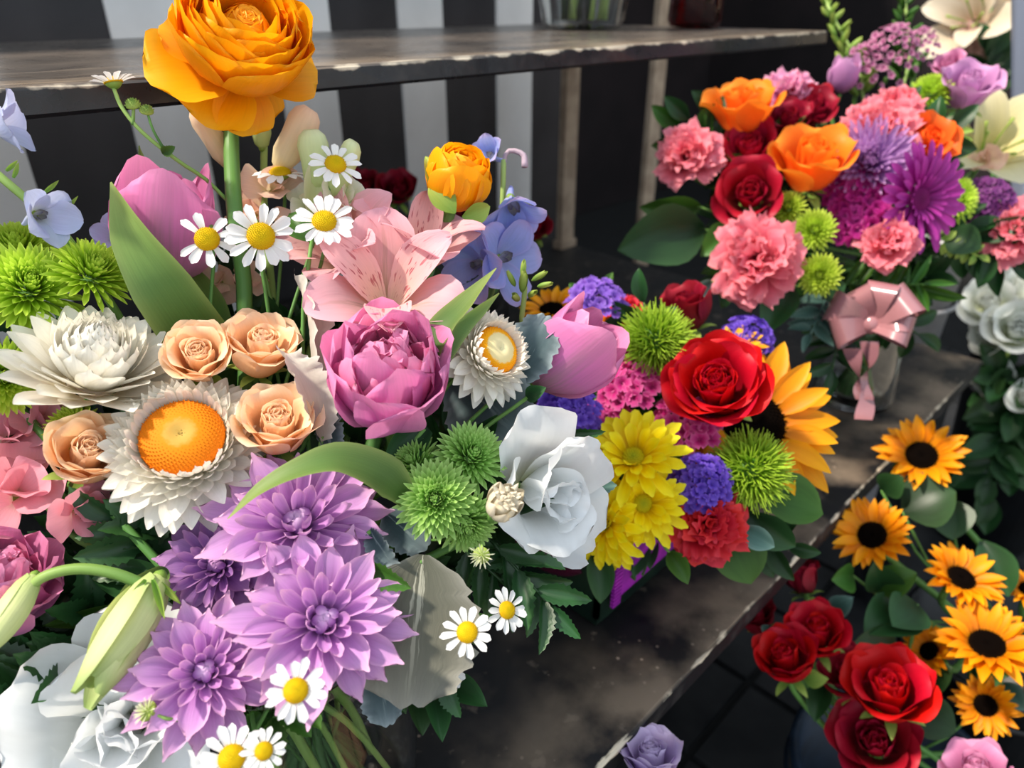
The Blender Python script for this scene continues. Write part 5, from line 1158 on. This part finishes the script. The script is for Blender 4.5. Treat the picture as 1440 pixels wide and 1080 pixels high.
# satin bow
SATIN = simple_mat('pink_satin', 'a87478', '8e6068', scale=10, rough=.22, spec=.8)
bw = empty('satin_bow', 'pink satin ribbon bow with hanging tails tied on the glass vase', 'ribbon', axis_frame(at(1225, 455, .655), (0, .1, 1)))
def loop(ang, L, W_, tw):
    V = []; F = []; n = 18
    for i in range(n + 1):
        f = i / n; a = 2 * math.pi * f
        r = L * math.sin(math.pi * f); y = r; z = .55 * L * math.sin(a)
        for s in (-1, 1): V.append((s * W_ / 2 * (.45 + .55 * math.sin(math.pi * f)), y, z + s * tw))
    F = [(i * 2, i * 2 + 1, i * 2 + 3, i * 2 + 2) for i in range(n)]
    return V, F
for a, L, W_ in ((-55, .042, .032), (65, .040, .030), (-15, .038, .028), (28, .034, .028), (-105, .034, .028), (110, .034, .026), (-80, .030, .03)):
    V, F = loop(a, L, W_, .004); child(bw, 'loop', meshof('loop', V, F, SATIN), Matrix.Rotation(R_(a), 4, 'Z'))
inv = bw.matrix_world.inverted()
for pts in (((1222, 480), (1225, 510), (1212, 540), (1216, 562)), ((1198, 490), (1205, 520), (1218, 560), (1214, 590))):
    P = spline([inv @ at(x, y, .66) for x, y in pts], 14); V = []
    for i, p in enumerate(P):
        for s in (-1, 1): V.append((p.x + s * .008 * math.cos(i * .25), p.y, p.z + s * .006 * math.sin(i * .25)))
    child(bw, 'tail', meshof('tail', V, [(i * 2, i * 2 + 1, i * 2 + 3, i * 2 + 2) for i in range(14)], SATIN), Matrix.Identity(4))
V, F, U = lathe_geo([(.004, -.008), (.009, -.004), (.010, .002), (.005, .008)], 12); child(bw, 'knot', meshof('knot', V, F, SATIN, U), Matrix.Identity(4))

# ------------------------------------------------------------------ things beyond the table end and on the floor
def bucket(name, label, base, r0, r1, hgt, mat, wall=.004):
    t = empty(name, label, 'bucket', Matrix.Translation(base))
    V, F, U = lathe_geo([(r0 * .9, 0), (r0, .004), (r1, hgt - .008), (r1 + .005, hgt - .006), (r1 + .005, hgt), (r1 - wall, hgt), (r0 - wall, .01), (.002, .01)], 36)
    b = child(t, 'body', meshof('body', V, F, mat, U), Matrix.Identity(4))
    V, F, U = lathe_geo([(r1 + .002, hgt * .8), (r1 + .006, hgt * .8 + .004), (r1 + .002, hgt * .8 + .008)], 36, False)
    child(t, 'rim_ring', meshof('rim_ring', V, F, mat, U), Matrix.Identity(4))
    return base + Vector((0, 0, hgt)), base + Vector((0, 0, .02)), r1 * .7
BUCK = simple_mat('slate_blue_bucket', '1c2836', '26364a', scale=20, rough=.4)
BUCKB = simple_mat('black_bucket', '0c0d10', '14161a', scale=20, rough=.4)
BUCKW = simple_mat('white_bucket', 'b8b6b8', 'a8a6aa', scale=20, rough=.5)
def onfloor(px, py, z):      # world point at height z under a pixel
    r = ray(px, py); return CAM + r * ((z - CAMH) / r.z)
BR = bucket('flower_bucket', 'slate blue bucket of red roses on the tiled floor', onfloor(1265, 1075, -.24) * 1 + Vector((.0, .0, FLOOR_Z + .24 + .0005)), .075, .095, .17, BUCK)
BS = bucket('flower_bucket', 'black bucket of sunflowers on the tiled floor', Vector((.80, .015, FLOOR_Z + .0005)), .075, .095, .20, BUCKB)
BL = bucket('flower_bucket', 'black bucket of lavender roses on the floor below the table edge', Vector((.21, .045, FLOOR_Z + .0005)), .06, .08, .19, BUCKB)
for lb, x, y, d, w, ax, mt, op in (('red rose with wide outer petals, largest in the slate bucket', 1250, 968, .58, 138, (.1, .55, .85), ROSER, .45), ('red rose under the widest one in the slate bucket', 1232, 1042, .60, 130, (0, .25, .95), ROSEC, .5), ('red rose behind the widest one', 1196, 946, .615, 96, (-.2, .6, .75), ROSEC, .4),
                                   ('red rose beside the black table edge, with a green leaf below', 1104, 925, .60, 104, (-.15, .6, .8), ROSER, .35), ('red rose touching another near the table edge', 1150, 888, .615, 102, (.05, .6, .8), ROSER, .4),
                                   ('shaded dark red rosebud close under the table edge', 1128, 812, .66, 66, (-.1, .9, .3), ROSED, .0), ('dark red rose in deep shade under the table edge', 1065, 868, .665, 70, (-.2, .7, .6), ROSED, .3)):
    fl_('red_rose', lb, lambda p, M, mt=mt, op=op: h_rose(p, M, mt, 26, op), x, y, d, w, ax, BR, c=.32, sr=.0026, group='red roses in the slate bucket')
fl_('pink_rose', 'pink rose in front of the slate blue bucket', lambda p, M: h_rose(p, M, ROSEP, 20, .3), 1375, 1085, .55, 110, (0, .7, .7), BR, c=.35)
fl_('lavender_rose', 'lavender rose rising from below the table edge', lambda p, M: h_rose(p, M, ROSELV, 28, .35), 916, 1066, .46, 104, (.05, .75, .65), BL, c=.3)
for lb, x, y, d, w, ax in (('sunflower touching the table corner with petals to one side', 1296, 640, .70, 118, (.1, .35, .9)), ('sunflower with dark eye overlapping the table edge', 1226, 752, .66, 112, (-.15, .35, .92)), ('sunflower with petals folded over its eye', 1352, 812, .66, 108, (.45, .5, .7)),
                           ('large sunflower with broad dark eye above the roses', 1388, 905, .62, 132, (.2, .55, .8)), ('sunflower hanging down near the bucket rim', 1386, 992, .64, 86, (0, -.2, .95)), ('small sunflower half hidden by the broad-eyed one', 1306, 915, .66, 78, (-.4, .4, .8)), ('small sunflower beside the folded one', 1446, 828, .68, 66, (.2, .5, .8))):
    fl_('sunflower', lb, lambda p, M: h_sun(p, M, SUNP2, SDARK, 34, .19, 12), x, y, d, w, ax, BS, c=.03, sr=.0035, group='sunflowers in the black bucket')
rng = random.Random(41)
for i, (x0, y0, x1, y1, d, w, mt) in enumerate(((1270, 720, 1345, 690, .69, 84, DLEAF), (1290, 860, 1215, 890, .66, 70, DLEAF), (1230, 830, 1290, 805, .67, 44, LEAF), (1200, 810, 1170, 815, .67, 40, LEAF), (1290, 850, 1255, 880, .65, 60, DLEAF), (1380, 760, 1420, 840, .69, 50, DLEAF),
    (1260, 910, 1200, 905, .655, 54, DLEAF), (1290, 1000, 1345, 1030, .62, 60, DLEAF), (1160, 960, 1145, 1015, .63, 34, DLEAF), (1130, 950, 1165, 955, .62, 26, SEPAL), (1085, 880, 1080, 900, .64, 22, BLEAF), (1410, 960, 1440, 1000, .66, 40, BLEAF), (1330, 700, 1340, 760, .70, 60, DLEAF), (1250, 830, 1230, 790, .67, 50, DLEAF), (1170, 860, 1200, 840, .67, 30, BLEAF), (1300, 960, 1340, 940, .66, 50, DLEAF), (1240, 690, 1270, 670, .70, 40, DLEAF))):
    lb = ('broad dark green leaf beside the sunflower at the table corner', 'dark leaf between red roses and sunflowers', 'curved green leaf below the table-edge sunflower', 'yellow-green leaf under the table-edge sunflower', 'dark rounded leaf above the red roses', 'long dark leaf beside the folded sunflower', 'dark leaf behind the widest red rose', 'dark leaf over the bucket rim', 'dark leaf hanging below the rose beside the table', 'pale green sepal leaf between two red roses', 'small bluish leaf in the shade of the table edge', 'bluish leaf beside the hanging sunflower', 'dark leaf behind the broad leaf', 'dark leaf stalk under the table-edge sunflower', 'small bluish leaf between rosebud and roses', 'dark leaf behind the broad-eyed sunflower', 'dark leaf between two sunflowers at the table edge')[i]
    p0 = at(x0, y0, d); t = empty('green_leaf', lb, 'leaf', Matrix.Translation(p0)); b_ = BR if y0 > 840 else BS
    child(t, 'blade', leafmesh('oval', mt), t.matrix_world.inverted() @ span(p0, at(x1, y1, d - .02), w * d / FPX, jit(25)))
    stem(t, [p0, p0 * .6 + b_[0] * .4 - Vector((0, 0, .02)), b_[0], b_[1]], .0015, STEM, 8, 'leaf_stalk')
# white roses in a white bucket past the table end
BWp = bucket('flower_bucket', 'tall white bucket standing past the end of the table', Vector((1.20, .33, FLOOR_Z + .0005)), .065, .085, .52, BUCKW)
BWR = bucket('flower_bucket', 'black bucket of white roses past the end of the table', Vector((1.30, .12, FLOOR_Z + .0005)), .075, .10, .36, BUCKB)
for lb, x, y, d, w, ax in (('white rose nearest the white bucket', 1392, 425, .98, 82, (-.1, .4, .9)), ('white rose overlapping another above the dark leaves', 1432, 462, .95, 92, (.1, .3, .95)), ('white rose opening above the others', 1438, 405, 1.0, 70, (0, .6, .8)), ('white rose low among dark leaves', 1445, 560, .97, 62, (0, .3, .95)), ('white rose in shade under the others', 1395, 470, 1.0, 70, (-.3, .1, .9)), ('faded cream rose beside the table corner', 1398, 535, 1.02, 66, (-.2, .3, .9))):
    fl_('white_rose', lb, lambda p, M: h_rose(p, M, ROSEW, 20, .4), x, y, d, w, ax, BWR, c=.3, group='white roses')
for i in range(12):
    x, y = rng.uniform(1385, 1450), rng.uniform(490, 720)
    sprig('foliage_sprig', 'dark rose foliage hanging below the white roses', (1430, 520, 1.02), (x, y, 1.0), 7, .035, .06, DLEAF, 'oval', 'foliage of the white roses')
# lilies in paper
for nm, lb, x, y, d, w, ax, mt in (('cream_lily', 'cream lily with long pointed petals beside the lilac rose', 1398, 205, .80, 165, (.25, .55, .75), LILY), ('cream_lily', 'dim cream lily in the shade above the lilac rose', 1365, 25, 1.05, 130, (-.3, .4, .8), LILYW), ('cream_lily', 'dim cream lily turned towards the paper wrap', 1425, 20, 1.05, 110, (.4, .1, .9), LILYW)):
    fl_(nm, lb, lambda p, M, mt=mt: h_tepals(p, M, mt, mt, .5, .62), x, y, d, w, ax, BWp if y > 100 else BWR, c=.25)
for lb, x, y, w in (('blush hydrangea head in the shade behind the lilac rose', 1362, 62, 76), ('blush hydrangea head beside the dim lilies', 1405, 70, 66)):
    fl_('blush_hydrangea', lb, lambda p, M: h_cluster(p, M, BLUSH, 60, 'hy', .13, .8), x, y, 1.08, w, (-.2, .3, .9), BWR, c=.15)
fl_('peach_freesia', 'pale peach blossom under the cream lily', lambda p, M: h_ruffle(p, M, SNAPP, 7), 1385, 222, .79, 56, (0, .1, .95), BWp, c=.15)
fl_('cream_calla_petal', 'small cream blossom between lime button and vermilion rose', lambda p, M: h_bud(p, M, LISB, 3, 1, .6), 1312, 165, .76, 46, (0, .8, .5), 3, c=.5)
sprig('foliage_sprig', 'dark sprig behind the lilac rose under the blush hydrangea', (1400, 150, 1.06), (1385, 70, 1.04), 9, .03, .05, DLEAF, 'oval')
PAPER = petal_mat('wrap_paper', [(0, '8a94a8'), (1, '9fb4d4')], vein=.05, trans=.3, rough=.4)
pc = at(1496, 140, .9); V = []; F = []
for i in range(13):
    a = math.pi * (.5 + i / 12)
    for (r, z) in ((.02, -.14), (.09, .16)): V.append((r * math.cos(a), r * math.sin(a), z + .02 * math.sin(i * 2)))
F = [(i * 2, i * 2 + 2, i * 2 + 3, i * 2 + 1) for i in range(12)]
top('paper_wrap', meshof('paper_wrap', V, F, PAPER), 'pale blue paper cone wrapped around the lilies', 'paper', z_frame(pc, (.25, .1, 1)))
# dim red roses on the table under the shelf
_p = at(640, 300, .80); BD = bucket('flower_bucket', 'small black bucket of dark red roses on the table under the shelf', Vector((_p.x, _p.y, .0005)), .045, .055, .10, BUCKB)
for lb, x, y, w in (('dim dark red rose under the shelf beside the round ranunculus', 560, 268, 66), ('dim dark red rose under the shelf behind the alstroemeria', 512, 262, 60), ('dim dark red rose under the shelf behind the delphinium', 700, 352, 70), ('dim dark red rose under the shelf beside the post', 752, 320, 56), ('dim dark red rose under the shelf near the daisies', 600, 330, 60), ('dim dark red rose under the shelf by the white plank', 640, 300, 60)):
    fl_('dark_red_rose', lb, lambda q, M: h_rose(q, M, ROSED, 16, .3), x, y, .80, w, (0, .6, .8), BD, c=.3, group='dark red roses under the shelf')
# stems in the shelf vase
for i in range(14):
    a = i * 2.4; q = .035 * math.sqrt((i + 1) / 14)
    t = empty('cut_stem', 'green stem standing in the glass vase on the upper shelf', 'stem', Matrix.Translation(VS + Vector((q * math.cos(a), q * math.sin(a), .012))), 'stems in the shelf vase')
    stem(t, [t.matrix_world.translation, t.matrix_world.translation + Vector((jit(.015), jit(.015), .12)), t.matrix_world.translation + Vector((jit(.03), jit(.03), .24))], .003, STEML if i % 3 else DLEAF, 6)
    child(t, 'leaf', leafmesh('oval', LEAF), Matrix.Translation((0, 0, .08)) @ PM(i * 70, 40, 0, 0, (.03, .06, .06)))

# name each filler sprig by the bloom it sits closest to
bpy.context.view_layer.update()
blooms = [o for o in bpy.data.objects if o.get('category') == 'flower']
short = {'foliage_sprig': 1}
for o in list(bpy.data.objects):
    if o.parent is None and o.name.split('.')[0] in short and 'filler' in o.get('group', ''):
        c = o.matrix_world.to_translation() + sum((k.matrix_local.to_translation() for k in o.children if k.name.startswith('leaflet')), Vector()) / 6
        b = min(blooms, key=lambda q: (q.matrix_world.to_translation() - c).length)
        w = b.name.split('.')[0].replace('_', ' ')
        o['label'] = 'dark leafy filler sprig close to %s %s in the %s' % ('an' if w[0] in 'aeiou' else 'a', w, o['group'].split(' in the ')[1])
